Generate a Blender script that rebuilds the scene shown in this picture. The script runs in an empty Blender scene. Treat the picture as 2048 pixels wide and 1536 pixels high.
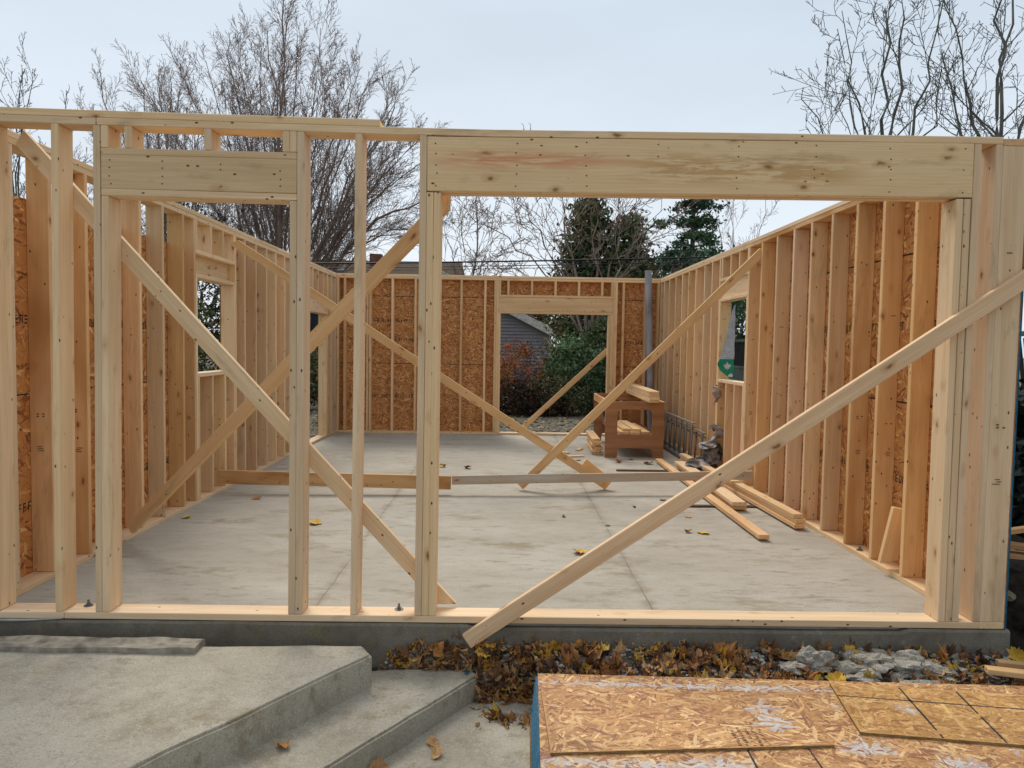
import bpy, bmesh, math, random
from mathutils import Vector, Matrix, noise as mnoise
R = math.radians
rnd = random.Random(7)
S = bpy.context.scene
COL = S.collection

# ------------------------------------------------------------------ camera
CX, CY, CZ = 3.0449, -3.9812, 1.5558
yaw, pit, rol, FPX = 0.0128, 0.0522, 0.0161, 1444.9
fw = Vector((math.sin(yaw)*math.cos(pit), math.cos(yaw)*math.cos(pit), -math.sin(pit)))
r0 = fw.cross(Vector((0, 0, 1))).normalized(); u0 = r0.cross(fw)
r1 = r0*math.cos(rol)+u0*math.sin(rol); u1 = -r0*math.sin(rol)+u0*math.cos(rol)
cd = bpy.data.cameras.new("camera"); cam = bpy.data.objects.new("camera", cd); COL.objects.link(cam)
M = Matrix((r1, u1, -fw)).transposed().to_4x4(); M.translation = (CX, CY, CZ)
cam.matrix_world = M
cd.sensor_width = 36; cd.lens = FPX/2048*36; cd.clip_start = .05; cd.clip_end = 2000
S.camera = cam

# ------------------------------------------------------------------ light
SUN_EL, SUN_AZ = R(52), R(-18)          # azimuth from +Y towards +X
world = bpy.data.worlds.new("World"); S.world = world; world.use_nodes = True
nt = world.node_tree; nt.nodes.clear()
def wn(t, **k):
    n = nt.nodes.new(t)
    for a, b in k.items(): setattr(n, a, b)
    return n
sky = wn('ShaderNodeTexSky', sky_type='NISHITA', sun_disc=False, sun_elevation=SUN_EL, sun_rotation=SUN_AZ, air_density=1.0, dust_density=3.0)
tc = wn('ShaderNodeTexCoord'); sep = wn('ShaderNodeSeparateXYZ'); nt.links.new(tc.outputs['Generated'], sep.inputs[0])
cl = wn('ShaderNodeValToRGB'); cl.color_ramp.elements[0].position = 0.0; cl.color_ramp.elements[0].color = (.80, .85, .90, 1)
cl.color_ramp.elements[1].position = .9; cl.color_ramp.elements[1].color = (.80, .86, .92, 1)
e = cl.color_ramp.elements.new(.2); e.color = (.71, .785, .86, 1)
e = cl.color_ramp.elements.new(.45); e.color = (.58, .675, .77, 1)
nt.links.new(sep.outputs[2], cl.inputs[0])
mp = wn('ShaderNodeMapping'); mp.inputs['Scale'].default_value = (1.5, 1.5, 5)
nz = wn('ShaderNodeTexNoise'); nz.inputs['Scale'].default_value = 1.2; nz.inputs['Detail'].default_value = 4
nt.links.new(tc.outputs['Generated'], mp.inputs[0]); nt.links.new(mp.outputs[0], nz.inputs[0])
mr = wn('ShaderNodeMapRange'); mr.inputs[1].default_value = .3; mr.inputs[2].default_value = .7; mr.inputs[3].default_value = 9.0; mr.inputs[4].default_value = 10.6
nt.links.new(nz.outputs[0], mr.inputs[0])
gy_ = wn('ShaderNodeMapRange'); gy_.inputs[1].default_value = -.7; gy_.inputs[2].default_value = .5; gy_.inputs[3].default_value = .72; gy_.inputs[4].default_value = 1.0
nt.links.new(sep.outputs[1], gy_.inputs[0])
gm = wn('ShaderNodeMath', operation='MULTIPLY'); nt.links.new(mr.outputs[0], gm.inputs[0]); nt.links.new(gy_.outputs[0], gm.inputs[1])
vm = wn('ShaderNodeVectorMath', operation='SCALE'); nt.links.new(cl.outputs[0], vm.inputs[0]); nt.links.new(gm.outputs[0], vm.inputs['Scale'])
mx = wn('ShaderNodeMix', data_type='RGBA'); mx.inputs[0].default_value = .9
nt.links.new(sky.outputs[0], mx.inputs[6]); nt.links.new(vm.outputs[0], mx.inputs[7])
bg = wn('ShaderNodeBackground'); bg.inputs[1].default_value = .1
ow = wn('ShaderNodeOutputWorld'); nt.links.new(mx.outputs[2], bg.inputs[0]); nt.links.new(bg.outputs[0], ow.inputs[0])
sd = bpy.data.lights.new("sun", 'SUN'); sd.energy = 2.0; sd.angle = R(24); sd.color = (1, .93, .84)
so = bpy.data.objects.new("sun", sd); COL.objects.link(so)
sv = Vector((math.sin(SUN_AZ)*math.cos(SUN_EL), math.cos(SUN_AZ)*math.cos(SUN_EL), math.sin(SUN_EL)))
so.rotation_euler = sv.to_track_quat('Z', 'Y').to_euler(); so.location = (0, 0, 12)
S.view_settings.view_transform = 'Standard'; S.view_settings.look = 'None'; S.view_settings.gamma = 1
S.view_settings.exposure = 0.17
S.cycles.max_bounces = 8; S.cycles.diffuse_bounces = 5

# ------------------------------------------------------------------ helpers
def lin(c):
    return tuple(((v/255)/12.92 if v/255 <= .04045 else ((v/255+.055)/1.055)**2.4) for v in c)+(1,)
class NB:
    def __init__(s, name, rough=.7, spec=.3):
        s.m = bpy.data.materials.new(name); s.m.use_nodes = True; s.t = s.m.node_tree
        s.b = s.t.nodes['Principled BSDF']; s.b.inputs['Roughness'].default_value = rough
        s.b.inputs['Specular IOR Level'].default_value = spec
    def n(s, t, **k):
        n = s.t.nodes.new(t)
        for a, b in k.items(): setattr(n, a, b)
        return n
    def l(s, a, b): s.t.links.new(a, b)
    def val(s, x, sock):
        if hasattr(x, 'is_linked') or hasattr(x, 'links'): s.l(x, sock)
        else: sock.default_value = x
    def math(s, op, a, b=0., c=0.):
        n = s.n('ShaderNodeMath', operation=op)
        for i, v in enumerate((a, b, c)): s.val(v, n.inputs[i])
        return n.outputs[0]
    def scl(s, v, xyz):
        n = s.n('ShaderNodeVectorMath', operation='MULTIPLY'); s.l(v, n.inputs[0]); n.inputs[1].default_value = xyz; return n.outputs[0]
    def add(s, v, w):
        n = s.n('ShaderNodeVectorMath', operation='ADD'); s.l(v, n.inputs[0]); s.val(w, n.inputs[1]); return n.outputs[0]
    def noise(s, v, sc=1., det=3., dis=0., rough=.5):
        n = s.n('ShaderNodeTexNoise'); s.l(v, n.inputs['Vector']); n.inputs['Scale'].default_value = sc
        n.inputs['Detail'].default_value = det; n.inputs['Distortion'].default_value = dis; n.inputs['Roughness'].default_value = rough; return n.outputs[0]
    def vor(s, v, sc=1.):
        n = s.n('ShaderNodeTexVoronoi'); s.l(v, n.inputs['Vector']); n.inputs['Scale'].default_value = sc; return n.outputs['Distance'], n.outputs['Color']
    def mr(s, x, a, b, c=0., d=1.):
        n = s.n('ShaderNodeMapRange'); s.val(x, n.inputs[0])
        for i, v in enumerate((a, b, c, d)): n.inputs[i+1].default_value = v
        return n.outputs[0]
    def mix(s, f, a, b, mode='MIX'):
        n = s.n('ShaderNodeMix', data_type='RGBA', blend_type=mode); s.val(f, n.inputs[0]); s.val(a, n.inputs[6]); s.val(b, n.inputs[7]); return n.outputs[2]
    def bump(s, h, st=.3, d=.01):
        n = s.n('ShaderNodeBump'); s.l(h, n.inputs['Height']); n.inputs['Strength'].default_value = st; n.inputs['Distance'].default_value = d
        s.l(n.outputs[0], s.b.inputs['Normal'])
    def col(s, c): s.val(c, s.b.inputs['Base Color'])
    def rnd_obj(s):
        return s.n('ShaderNodeObjectInfo')
    def obj(s): return s.n('ShaderNodeTexCoord').outputs['Object']

def wood_mat(name, light, dark, header=False, plane=False):
    k = NB(name, .72, .25); oi = k.rnd_obj()
    rv = k.n('ShaderNodeCombineXYZ'); k.l(k.math('MULTIPLY', oi.outputs['Random'], 91.), rv.inputs[0]); k.l(k.math('MULTIPLY', oi.outputs['Random'], 37.), rv.inputs[1]); k.l(k.math('MULTIPLY', oi.outputs['Random'], 53.), rv.inputs[2])
    raw = k.obj(); v = k.add(raw, rv.outputs[0])
    sp = k.n('ShaderNodeSeparateXYZ'); k.l(raw, sp.inputs[0])
    g1 = k.noise(k.scl(v, (.8, 16, 16)), 1, 3, .6)
    g2 = k.noise(k.scl(v, (3.5, 110, 110)), 1, 3, .2)
    big = k.noise(k.scl(v, (.9, 3, 3)), 1, 3, .3)
    # growth rings about an off-centre pith
    wob = k.noise(k.scl(v, (1.3, 5, 5)), 1, 2)
    cy = k.math('ADD', sp.outputs[1], k.math('MULTIPLY_ADD', oi.outputs['Random'], .16, -.08))
    cz = k.math('ADD', sp.outputs[2], .045)
    rr = k.math('SQRT', k.math('ADD', k.math('MULTIPLY', cy, cy), k.math('MULTIPLY', cz, cz)))
    rg = k.math('SINE', k.math('ADD', k.math('MULTIPLY', rr, 520.), k.math('MULTIPLY', wob, 26.)))
    rg = k.mr(rg, -1, 1, 0, 1)
    c = k.mix(k.mr(g1, .32, .68), light, dark)
    c = k.mix(k.math('MULTIPLY', rg, .10), c, lin((190, 144, 96)))
    c = k.mix(k.mr(g2, .35, .75, 0, .2), c, lin((186, 148, 106)))
    # stains
    info = k.n('ShaderNodeAttribute', attribute_type='OBJECT', attribute_name='stain')
    st = k.math('MULTIPLY', k.mr(big, .42, .66), info.outputs['Fac'])
    c = k.mix(st, c, lin((184, 136, 80)))
    # knots
    kv = k.n('ShaderNodeTexNoise'); k.l(v, kv.inputs[0]); kv.inputs['Scale'].default_value = 14
    d, vc = k.vor(k.add(k.scl(v, (5.2, 11, 11)), k.scl(kv.outputs['Color'], (.35, .35, .35))))
    sc = k.n('ShaderNodeSeparateColor'); k.l(vc, sc.inputs[0])
    gate = k.math('GREATER_THAN', sc.outputs[0], .70)
    core = k.math('MULTIPLY', k.mr(d, .16, .06), gate); halo = k.math('MULTIPLY', k.mr(d, .34, .10), gate)
    c = k.mix(k.math('MULTIPLY', halo, .45), c, lin((186, 136, 84)))
    c = k.mix(k.math('MULTIPLY', core, .75), c, lin((112, 70, 42)))
    # nail heads and specks
    d2, vc2 = k.vor(k.scl(v, (13, 24, 24)))
    s2 = k.n('ShaderNodeSeparateColor'); k.l(vc2, s2.inputs[0])
    c = k.mix(k.math('MULTIPLY', k.mr(d2, .15, .09), k.math('GREATER_THAN', s2.outputs[1], .70)), c, lin((92, 70, 54)))
    if header:
        # red chalk scuff and brown mill stain
        n1 = k.noise(k.scl(raw, (1.6, 18, 1)), 2.0, 9, .5, .68)
        band = k.math('MULTIPLY', k.mr(k.math('ABSOLUTE', k.math('ADD', sp.outputs[1], -.025)), .07, .0), k.math('MULTIPLY', k.mr(sp.outputs[0], -1.6, -1.2), k.mr(sp.outputs[0], -.2, -.8)))
        c = k.mix(k.math('MULTIPLY', k.math('MULTIPLY', k.mr(n1, .42, .54), band), .75), c, lin((220, 128, 98)))
        n2 = k.noise(k.scl(raw, (1.6, 15, 1)), 2.0, 9, .9, .68)
        b2 = k.math('MULTIPLY', k.mr(k.math('ABSOLUTE', k.math('ADD', sp.outputs[1], .01)), .10, .04), k.math('MULTIPLY', k.mr(sp.outputs[0], -.5, -.2), k.mr(sp.outputs[0], .95, .7)))
        c = k.mix(k.math('MULTIPLY', k.math('MULTIPLY', k.mr(n2, .45, .52), b2), .65), c, lin((196, 152, 96)))
    # per board tint
    scf = k.noise(k.scl(v, (1.6, 7, 7)), 1, 7, .3, .7)
    c = k.mix(k.mr(scf, .57, .70, 0, .45), c, lin((158, 136, 110)))
    f1 = k.math('FRACT', k.math('MULTIPLY', oi.outputs['Random'], 7.13)); f2 = k.math('FRACT', k.math('MULTIPLY', oi.outputs['Random'], 17.7))
    br = k.mr(f1, 0, 1, .84, 1.06)
    cb = k.n('ShaderNodeCombineXYZ'); k.l(br, cb.inputs[0]); k.l(k.math('MULTIPLY', br, k.mr(f2, 0, 1, .955, 1.01)), cb.inputs[1]); k.l(k.math('MULTIPLY', br, k.mr(f2, 0, 1, .82, 1.03)), cb.inputs[2])
    c = k.mix(1., c, cb.outputs[0], 'MULTIPLY'); c = k.mix(1., c, oi.outputs['Color'], 'MULTIPLY')
    k.col(c); k.bump(k.math('ADD', g2, k.math('MULTIPLY', rg, .3)), .25, .002)
    return k.m
W_PALE = lin((250, 224, 190)); W_TAN = lin((235, 205, 168))
M_WOOD = wood_mat('spruce_lumber', W_PALE, W_TAN)
M_HDR = wood_mat('spruce_header', W_PALE, lin((246, 218, 180)), header=True)
M_GREYW = wood_mat('weathered_lumber', lin((196, 192, 182)), lin((166, 162, 152)))
M_PLY = wood_mat('red_plywood', lin((176, 124, 90)), lin((142, 94, 66)))
def simple(name, c, rough=.7, spec=.3, nsc=8, amp=.25, metal=0, bump=0):
    k = NB(name, rough, spec); v = k.obj(); n = k.noise(v, nsc, 5)
    d = tuple(x*(1-amp) for x in c[:3])+(1,); b = tuple(min(1, x*(1+amp)) for x in c[:3])+(1,)
    k.col(k.mix(k.mr(n, .3, .7), d, b)); k.b.inputs['Metallic'].default_value = metal
    if bump: k.bump(n, bump, .01)
    return k.m
M_INK = simple('black_ink', lin((66, 58, 54)), .8)
M_STEEL = simple('galvanised_steel', lin((120, 124, 128)), .4, .5, metal=.8)
M_ALU = simple('dull_aluminium', lin((128, 128, 126)), .45, .5, metal=.6, nsc=14)
def attr_mat(name, rough=.8, spec=.2, bumpn=0, mul=None):
    k = NB(name, rough, spec); a = k.n('ShaderNodeAttribute', attribute_name='fc')
    v = k.obj(); n = k.noise(v, 60, 3)
    k.col(k.mix(1., a.outputs['Color'], k.mix(k.mr(n, .3, .7), (.85, .85, .85, 1), (1.1, 1.1, 1.1, 1)), 'MULTIPLY'))
    return k
def osb_material():
    k = attr_mat('osb_flakes', .62, .3)
    v = k.obj(); g = k.noise(v, 160, 3)
    k.bump(g, .3, .001); return k.m
M_OSB = osb_material()
def osb_edge():
    k = NB('osb_sheet_edge', .9, .1); v = k.scl(k.obj(), (30, 30, 300)); n = k.noise(v, 1, 3)
    k.col(k.mix(k.mr(n, .3, .7), lin((96, 76, 50)), lin((170, 138, 92)))); return k.m
M_OSBE = osb_edge()
M_BLUE = simple('blue_edge_paint', lin((14, 92, 122)), .6, .3, nsc=40, amp=.35)
def concrete(name, a, b, stain, joints=(), stains=.55, speck=.5, bumpk=.25, stretch=(1, 1, 1), wet=False):
    k = NB(name, .85, .2); v0 = k.obj(); v = k.scl(v0, stretch)
    n1 = k.noise(v, .9, 8, .15, .62); n2 = k.noise(v, 6, 9, .1, .7); n3 = k.noise(v0, 90, 3)
    c = k.mix(k.mr(n1, .32, .68), a, b)
    c = k.mix(k.mr(n2, .50, .72, 0, .45), c, stain)
    c = k.mix(k.mr(n2, .42, .28, 0, .35), c, lin((205, 203, 196)))
    n4 = k.noise(k.add(v, (7.3, 2.1, 4.4)), 1.6, 10, .15, .74)
    c = k.mix(k.mr(n4, .55, .66, 0, stains), c, lin((140, 126, 96)))
    n5 = k.noise(k.scl(k.add(v, (3.1, 9.1, 2.2)), (1, 1.8, 1)), 5, 9, .1, .78)
    c = k.mix(k.math('MULTIPLY', k.mr(n5, .54, .62), k.mr(n1, .42, .58, .1, stains)), c, lin((132, 120, 94)))
    c = k.mix(k.mr(n3, .3, .7, 0, .35), c, tuple(x*.6 for x in a[:3])+(1,))
    d, vc = k.vor(v0, 120.); s2 = k.n('ShaderNodeSeparateColor'); k.l(vc, s2.inputs[0])
    c = k.mix(k.math('MULTIPLY', k.mr(d, .5, .2, 0, speck), k.math('GREATER_THAN', s2.outputs[0], .80)), c, lin((84, 80, 72)))
    d, vc = k.vor(v0, 95.); s2 = k.n('ShaderNodeSeparateColor'); k.l(vc, s2.inputs[0])
    c = k.mix(k.math('MULTIPLY', k.mr(d, .5, .2, 0, speck*.7), k.math('GREATER_THAN', s2.outputs[0], .82)), c, lin((214, 210, 200)))
    if joints:
        sp = k.n('ShaderNodeSeparateXYZ'); k.l(v0, sp.inputs[0])
        wob = k.math('MULTIPLY_ADD', k.noise(v0, 2., 3), .03, -.015)
        for ax, x in joints:
            dd = k.math('ABSOLUTE', k.math('ADD', k.math('ADD', sp.outputs[ax], -x), wob))
            c = k.mix(k.math('MULTIPLY', k.mr(dd, .006, .002), k.mr(k.noise(v0, 3.1, 3), .35, .6, .15, .7)), c, lin((82, 78, 70)))
            c = k.mix(k.math('MULTIPLY', k.mr(dd, .06, .01, 0, .5), k.mr(n2, .4, .6)), c, lin((128, 116, 92)))
    if wet:
        pass
    k.col(c); k.bump(k.math('ADD', k.math('MULTIPLY', n3, .5), n2), bumpk, .006); return k.m
M_SLAB = concrete('slab_concrete', lin((168, 161, 147)), lin((193, 187, 174)), lin((142, 133, 114)), joints=((0, 1.96), (0, 3.96)), speck=.0, stains=.8, stretch=(.75, 1.5, 1))
M_STEP = concrete('step_concrete', lin((164, 156, 138)), lin((190, 183, 167)), lin((122, 110, 88)), stains=.7, stretch=(1.4, 1.4, 1.4), speck=.5, bumpk=.4)
M_FOUND = concrete('foundation_concrete', lin((112, 105, 94)), lin((138, 131, 118)), lin((70, 58, 46)), speck=.1, stains=1.0, bumpk=.6, stretch=(1.6, 1.6, 1.6))
M_MORTAR = concrete('crumbled_mortar', lin((156, 148, 134)), lin((186, 180, 168)), lin((104, 92, 76)), speck=.8, bumpk=1.0, stretch=(6, 6, 6))
M_LEAF = attr_mat('leaf_colours', .75, .2).m
M_FOL = attr_mat('foliage_colours', .85, .1).m

def tag(o, label=None, cat=None, group=None, kind=None):
    if label: o['label'] = label
    if cat: o['category'] = cat
    if group: o['group'] = group
    if kind: o['kind'] = kind
    return o
def thing(name, label, cat, loc=(0, 0, 0), group=None):
    o = bpy.data.objects.new(name, None); COL.objects.link(o); o.location = loc; o.empty_display_size = .1
    return tag(o, label, cat, group)
def link(name, me, parent=None):
    o = bpy.data.objects.new(name, me); COL.objects.link(o)
    if parent is not None: o.parent = parent
    return o
def wloc(o):
    v = Vector(o.location)
    while o.parent: o = o.parent; v += Vector(o.location)
    return v
def place(o, mw):
    """world matrix mw for an object whose parents are only translated (or boards: handled by inverse)"""
    if o.parent:
        pm = world_m(o.parent); o.matrix_local = pm.inverted() @ mw
    else: o.matrix_local = mw
    o['_m'] = 0
    WM[o.name] = mw
WM = {}
def world_m(o):
    if o.name in WM: return WM[o.name]
    m = Matrix.Translation(o.location)
    return (world_m(o.parent) @ m) if o.parent else m

def make_mesh(name, vs, fs, mats=(), fc=None, smooth=False, mi=None):
    me = bpy.data.meshes.new(name); me.from_pydata([tuple(v) for v in vs], [], fs)
    for m in mats: me.materials.append(m)
    if fc is not None:
        a = me.attributes.new('fc', 'FLOAT_COLOR', 'FACE')
        flat = []
        for c in fc: flat += [c[0], c[1], c[2], 1.0]
        a.data.foreach_set('color', flat)
    if mi is not None: me.polygons.foreach_set('material_index', mi)
    if smooth: me.polygons.foreach_set('use_smooth', [True]*len(me.polygons))
    me.update(); return me

def box_bm(L, W, T, bev=.003, segs=1, bend=None, cut0=0., cut1=0.):
    bm = bmesh.new(); bmesh.ops.create_cube(bm, size=1)
    for v in bm.verts: v.co = Vector((v.co.x*L, v.co.y*W, v.co.z*T))
    if segs > 1:
        es = [e for e in bm.edges if abs((e.verts[0].co-e.verts[1].co).x) > L*.5]
        bmesh.ops.subdivide_edges(bm, edges=es, cuts=segs-1, use_grid_fill=True)
    for v in bm.verts:
        if v.co.x < -L/2+1e-5: v.co.x += cut0*v.co.y
        elif v.co.x > L/2-1e-5: v.co.x += cut1*v.co.y
    if bev > 0:
        es = [e for e in bm.edges if len(e.link_faces) == 2 and e.calc_face_angle(0) > .5]
        bmesh.ops.bevel(bm, geom=es, offset=bev, segments=1, affect='EDGES')
    if bend:
        for v in bm.verts:
            t = v.co.x/L+.5; d = bend(t); v.co.z += d
    return bm
MARKS = [(-.0, 0)]
def board(name, parent, p0, p1, w, t, wdir, mat=None, bev=.003, stain=.15, tint=None, marks=0, mat2=None, cut0=0., cut1=0., segs=1, bend=None, crown=True):
    p0 = Vector(p0); p1 = Vector(p1); d = p1-p0; L = d.length; X = d/L
    Wd = Vector(wdir); Wd = (Wd-X*Wd.dot(X)).normalized(); Z = X.cross(Wd)
    if bend is None and crown and L > 1.5 and w > .05:      # no board is dead straight
        a = rnd.uniform(-.003, .003); segs = 8; bend = lambda q, a=a: a*math.sin(math.pi*q)
    bm = box_bm(L, w, t, bev, segs, bend, cut0, cut1)
    for (mx_, my_, mw, mh, side) in (marks or []):
        zz = side*(t/2+.0012)
        vs = [bm.verts.new((mx_+a*mw/2, my_+b*mh/2, zz)) for a, b in ((-1, -1), (1, -1), (1, 1), (-1, 1))]
        f = bm.faces.new(vs if side > 0 else vs[::-1]); f.material_index = 1
    me = bpy.data.meshes.new(name); bm.to_mesh(me); bm.free()
    me.materials.append(mat or M_WOOD)
    if marks: me.materials.append(M_INK)
    o = link(name, me, parent)
    m = Matrix((X, Wd, Z)).transposed().to_4x4(); m.translation = (p0+p1)/2
    place(o, m)
    o['stain'] = stain*rnd.uniform(.5, 1.5)
    if tint: o.color = (*tint, 1)
    return o
def stamp_marks(L, side):
    ms = []
    x = -L/2+rnd.uniform(1.0, 1.12)
    y0 = rnd.uniform(-.02, .02)
    for a in (-.018, .018):
        for b in (-.008, .008):
            if rnd.random() < .8: ms.append((x+b, y0+a, .007, .014, side))
    x2 = x-rnd.uniform(.2, .3)
    for i in range(3): ms.append((x2-i*.013, y0+rnd.uniform(-.01, .01), .004, rnd.uniform(.025, .045), side))
    if rnd.random() < .6:
        x3 = -L/2+rnd.uniform(1.5, 2.2)
        ms.append((x3, y0, .005, rnd.uniform(.02, .05), side))
    return ms

# ------------------------------------------------------------------ dimensions
W, L, H = 5.905, 8.783, 2.733
T, D = .038, .14
ORANGE = (1.0, .84, .66)

# ------------------------------------------------------------------ ground
def ground_h(x, y):
    h = -.42
    # rear of the site and beside the slab sits higher than the front walk
    t = min(1, max(0, (y+.45)/.45)) if x > 6.2 else min(1, max(0, (y-.05)/.25))
    t = t*t*(3-2*t)
    h = -.42+t*.27
    if x > 6.2 or x < -.2: h += .02*math.sin(x*3)*t
    n = mnoise.noise(Vector((x*.35, y*.35, 3)))*.05
    if y > 0 and (x < -.3 or x > W+.3 or y > L+.3): h += n
    return h
xs = [-260, -120, -60, -35, -22, -14, -9, -6, -4, -2.5]+[-1.5+.15*i for i in range(64)]+[8.5, 9.5, 11, 14, 18, 25, 40, 70, 140, 280]
ys = [-60, -30, -15, -8, -5, -3]+[-2+.12*i for i in range(26)]+[1.4, 2, 3, 4, 5, 6, 7, 8, 8.7, 9.1, 9.6, 10.2, 11, 12, 13, 14, 16, 18, 21, 25, 30, 40, 60, 100, 180, 350]
vs = [(x, y, ground_h(x, y)) for y in ys for x in xs]; nx = len(xs)
fs = [(j*nx+i, j*nx+i+1, (j+1)*nx+i+1, (j+1)*nx+i) for j in range(len(ys)-1) for i in range(nx-1)]
k = NB('yard_soil', .95, .1); v = k.obj()
c = k.mix(k.mr(k.noise(v, .5, 6), .4, .6), lin((96, 92, 66)), lin((120, 112, 96)))
c = k.mix(k.mr(k.noise(v, 6, 6), .45, .62), c, lin((78, 66, 50)))
c = k.mix(k.mr(k.noise(v, 22, 4), .52, .62), c, lin((150, 148, 140)))
k.col(c); k.bump(k.noise(v, 25, 5), .8, .03)
tag(link('ground', make_mesh('ground', vs, fs, [k.m], smooth=True)), kind='structure')

def solid(name, pts, z0, z1, mat, parent=None, rough=.0, sub=.12, seed=1, bev=.01):
    """vertical prism from a plan polygon, edges subdivided and roughened"""
    bm = bmesh.new(); rr = random.Random(seed)
    P = []
    n = len(pts)
    for i in range(n):
        a = Vector(pts[i]); b = Vector(pts[(i+1) % n]); m = max(1, int((b-a).length/sub))
        for q in range(m): P.append(a.lerp(b, q/m))
    bv, tv = [], []
    for p in P:
        ox = mnoise.noise(Vector((p.x*4, p.y*4, seed)))*rough; oy = mnoise.noise(Vector((p.x*4, p.y*4, seed+9)))*rough
        oz = mnoise.noise(Vector((p.x*6, p.y*6, seed+5)))*rough*.5
        bv.append(bm.verts.new((p.x+ox, p.y+oy, z0))); tv.append(bm.verts.new((p.x+ox*.6, p.y+oy*.6, z1+oz)))
    bm.faces.new(tv); bm.faces.new(bv[::-1]); m = len(P)
    for i in range(m): bm.faces.new((bv[i], bv[(i+1) % m], tv[(i+1) % m], tv[i]))
    bmesh.ops.recalc_face_normals(bm, faces=bm.faces)
    if bev: 
        es = [e for e in bm.edges if abs(e.verts[0].co.z-z1) < rough+.01 and abs(e.verts[1].co.z-z1) < rough+.01]
        bmesh.ops.bevel(bm, geom=es, offset=bev, segments=2, affect='EDGES')
    me = bpy.data.meshes.new(name); bm.to_mesh(me); bm.free(); me.materials.append(mat)
    return link(name, me, parent)
o = solid('floor_slab', [(-.012, .03), (W+.012, .03), (W+.012, L+.01), (-.012, L+.01)], -.6, 0, M_SLAB, bev=0)
tag(o, kind='structure')
# foundation face with a ragged top just under the plate
bm = bmesh.new(); N = 120; rows = []
for i in range(N+1):
    x = -.9+(W+.93)*i/N
    z = -.004+mnoise.noise(Vector((x*2.2, 0, 0)))*.004
    if 2.9 < x < 5.35: z -= .017
    rows.append([(x, .06, z), (x, .000+mnoise.noise(Vector((x*3, 1, 0)))*.004, z-.001), (x, -.012+mnoise.noise(Vector((x*3, 2, 0)))*.004, z-.014), (x, -.013+mnoise.noise(Vector((x*2, 5, 0)))*.006, z-.09), (x, -.016, -.6)])
g = [[bm.verts.new(p) for p in r] for r in rows]
for i in range(N):
    for j in range(4): bm.faces.new((g[i][j], g[i][j+1], g[i+1][j+1], g[i+1][j]))
bm.faces.new([g[N][j] for j in range(5)]); 
ex = [bm.verts.new((W+.03, y, -.004)) for y in (.06, L)]; eb = [bm.verts.new((W+.03, y, -.6)) for y in (.06, L)]
bm.faces.new((g[N][0], ex[0], eb[0], g[N][4])) ; bm.faces.new((ex[0], ex[1], eb[1], eb[0]))
bmesh.ops.recalc_face_normals(bm, faces=bm.faces)
me = bpy.data.meshes.new('foundation'); bm.to_mesh(me); bm.free(); me.materials.append(M_FOUND)
tag(link('foundation_wall', me), 'low stained grey concrete foundation under the front framed wall', 'foundation')

def slope(a, b, t): return (a[0]+(b[0]-a[0])*t, a[1]+(b[1]-a[1])*t)
# steps
A = [(-3.2, -.28), (.42, -.215), (1.42, -.165), (2.31, -.135), (2.378, -.245), (1.654, -1.287), (.6, -2.79), (-3.2, -2.79)]
tag(solid('concrete_step', A, -.62, -.075, M_STEP, rough=.012, seed=3, bev=.012), 'large upper concrete step with a chipped edge at the left', 'step')
B = [(1.9, -.2), (2.41, -.035), (2.90, -.024), (2.935, -.105), (2.317, -.985), (1.05, -2.79), (-.5, -2.79), (.8, -1.4)]
tag(solid('concrete_step', B, -.62, -.25, M_STEP, rough=.010, seed=5, bev=.012), 'lower concrete step with a blue paint dab on its far corner', 'step')
C_ = [(1.9, -.9), (2.93, -.12), (3.30, -.14), (6.6, -.46), (6.6, -3.2), (0, -3.2)]
tag(solid('walkway', C_, -.7, -.378, M_STEP, rough=.03, seed=8, bev=.008), kind='structure')
# crumbled mortar lip of the walkway and at the foot of step
def lumpy(name, c, s, mat, seed, parent=None, flat=1., sub=3, amp=.35):
    bm = bmesh.new(); bmesh.ops.create_icosphere(bm, subdivisions=sub, radius=1)
    for v in bm.verts:
        n = mnoise.noise(v.co*1.3+Vector((seed*3.1, seed, 0)))*amp+mnoise.noise(v.co*3.5+Vector((seed, 0, seed)))*amp*.45+mnoise.noise(v.co*9+Vector((0, seed, seed)))*amp*.2
        v.co = v.co*(1+n)
        v.co = Vector((v.co.x*s[0], v.co.y*s[1], max(v.co.z, -.45)*s[2]))
    me = bpy.data.meshes.new(name); bm.to_mesh(me); bm.free(); me.materials.append(mat)
    o = link(name, me, parent); o.location = c; o.rotation_euler = (0, 0, seed*1.7); return o
o = lumpy('mortar_patch', (3.14, -.22, -.376), (.16, .07, .018), M_MORTAR, 2); o.rotation_euler = (0, 0, -.1)
tag(o, 'thin crumbly mortar patch on the walk left of the sheet stack', 'mortar')
# blue dab
bm = bmesh.new(); bmesh.ops.create_circle(bm, cap_ends=True, segments=9, radius=1)
for v in bm.verts: v.co = Vector((v.co.x*.014*(1+.4*math.sin(v.co.y*5)), v.co.y*.022, 0))
me = bpy.data.meshes.new('paint_dab'); bm.to_mesh(me); bm.free(); me.materials.append(M_BLUE)
o = link('paint_dab', me, bpy.data.objects['concrete_step.001']); o.location = (2.872, -.085, -.2395)

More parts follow.
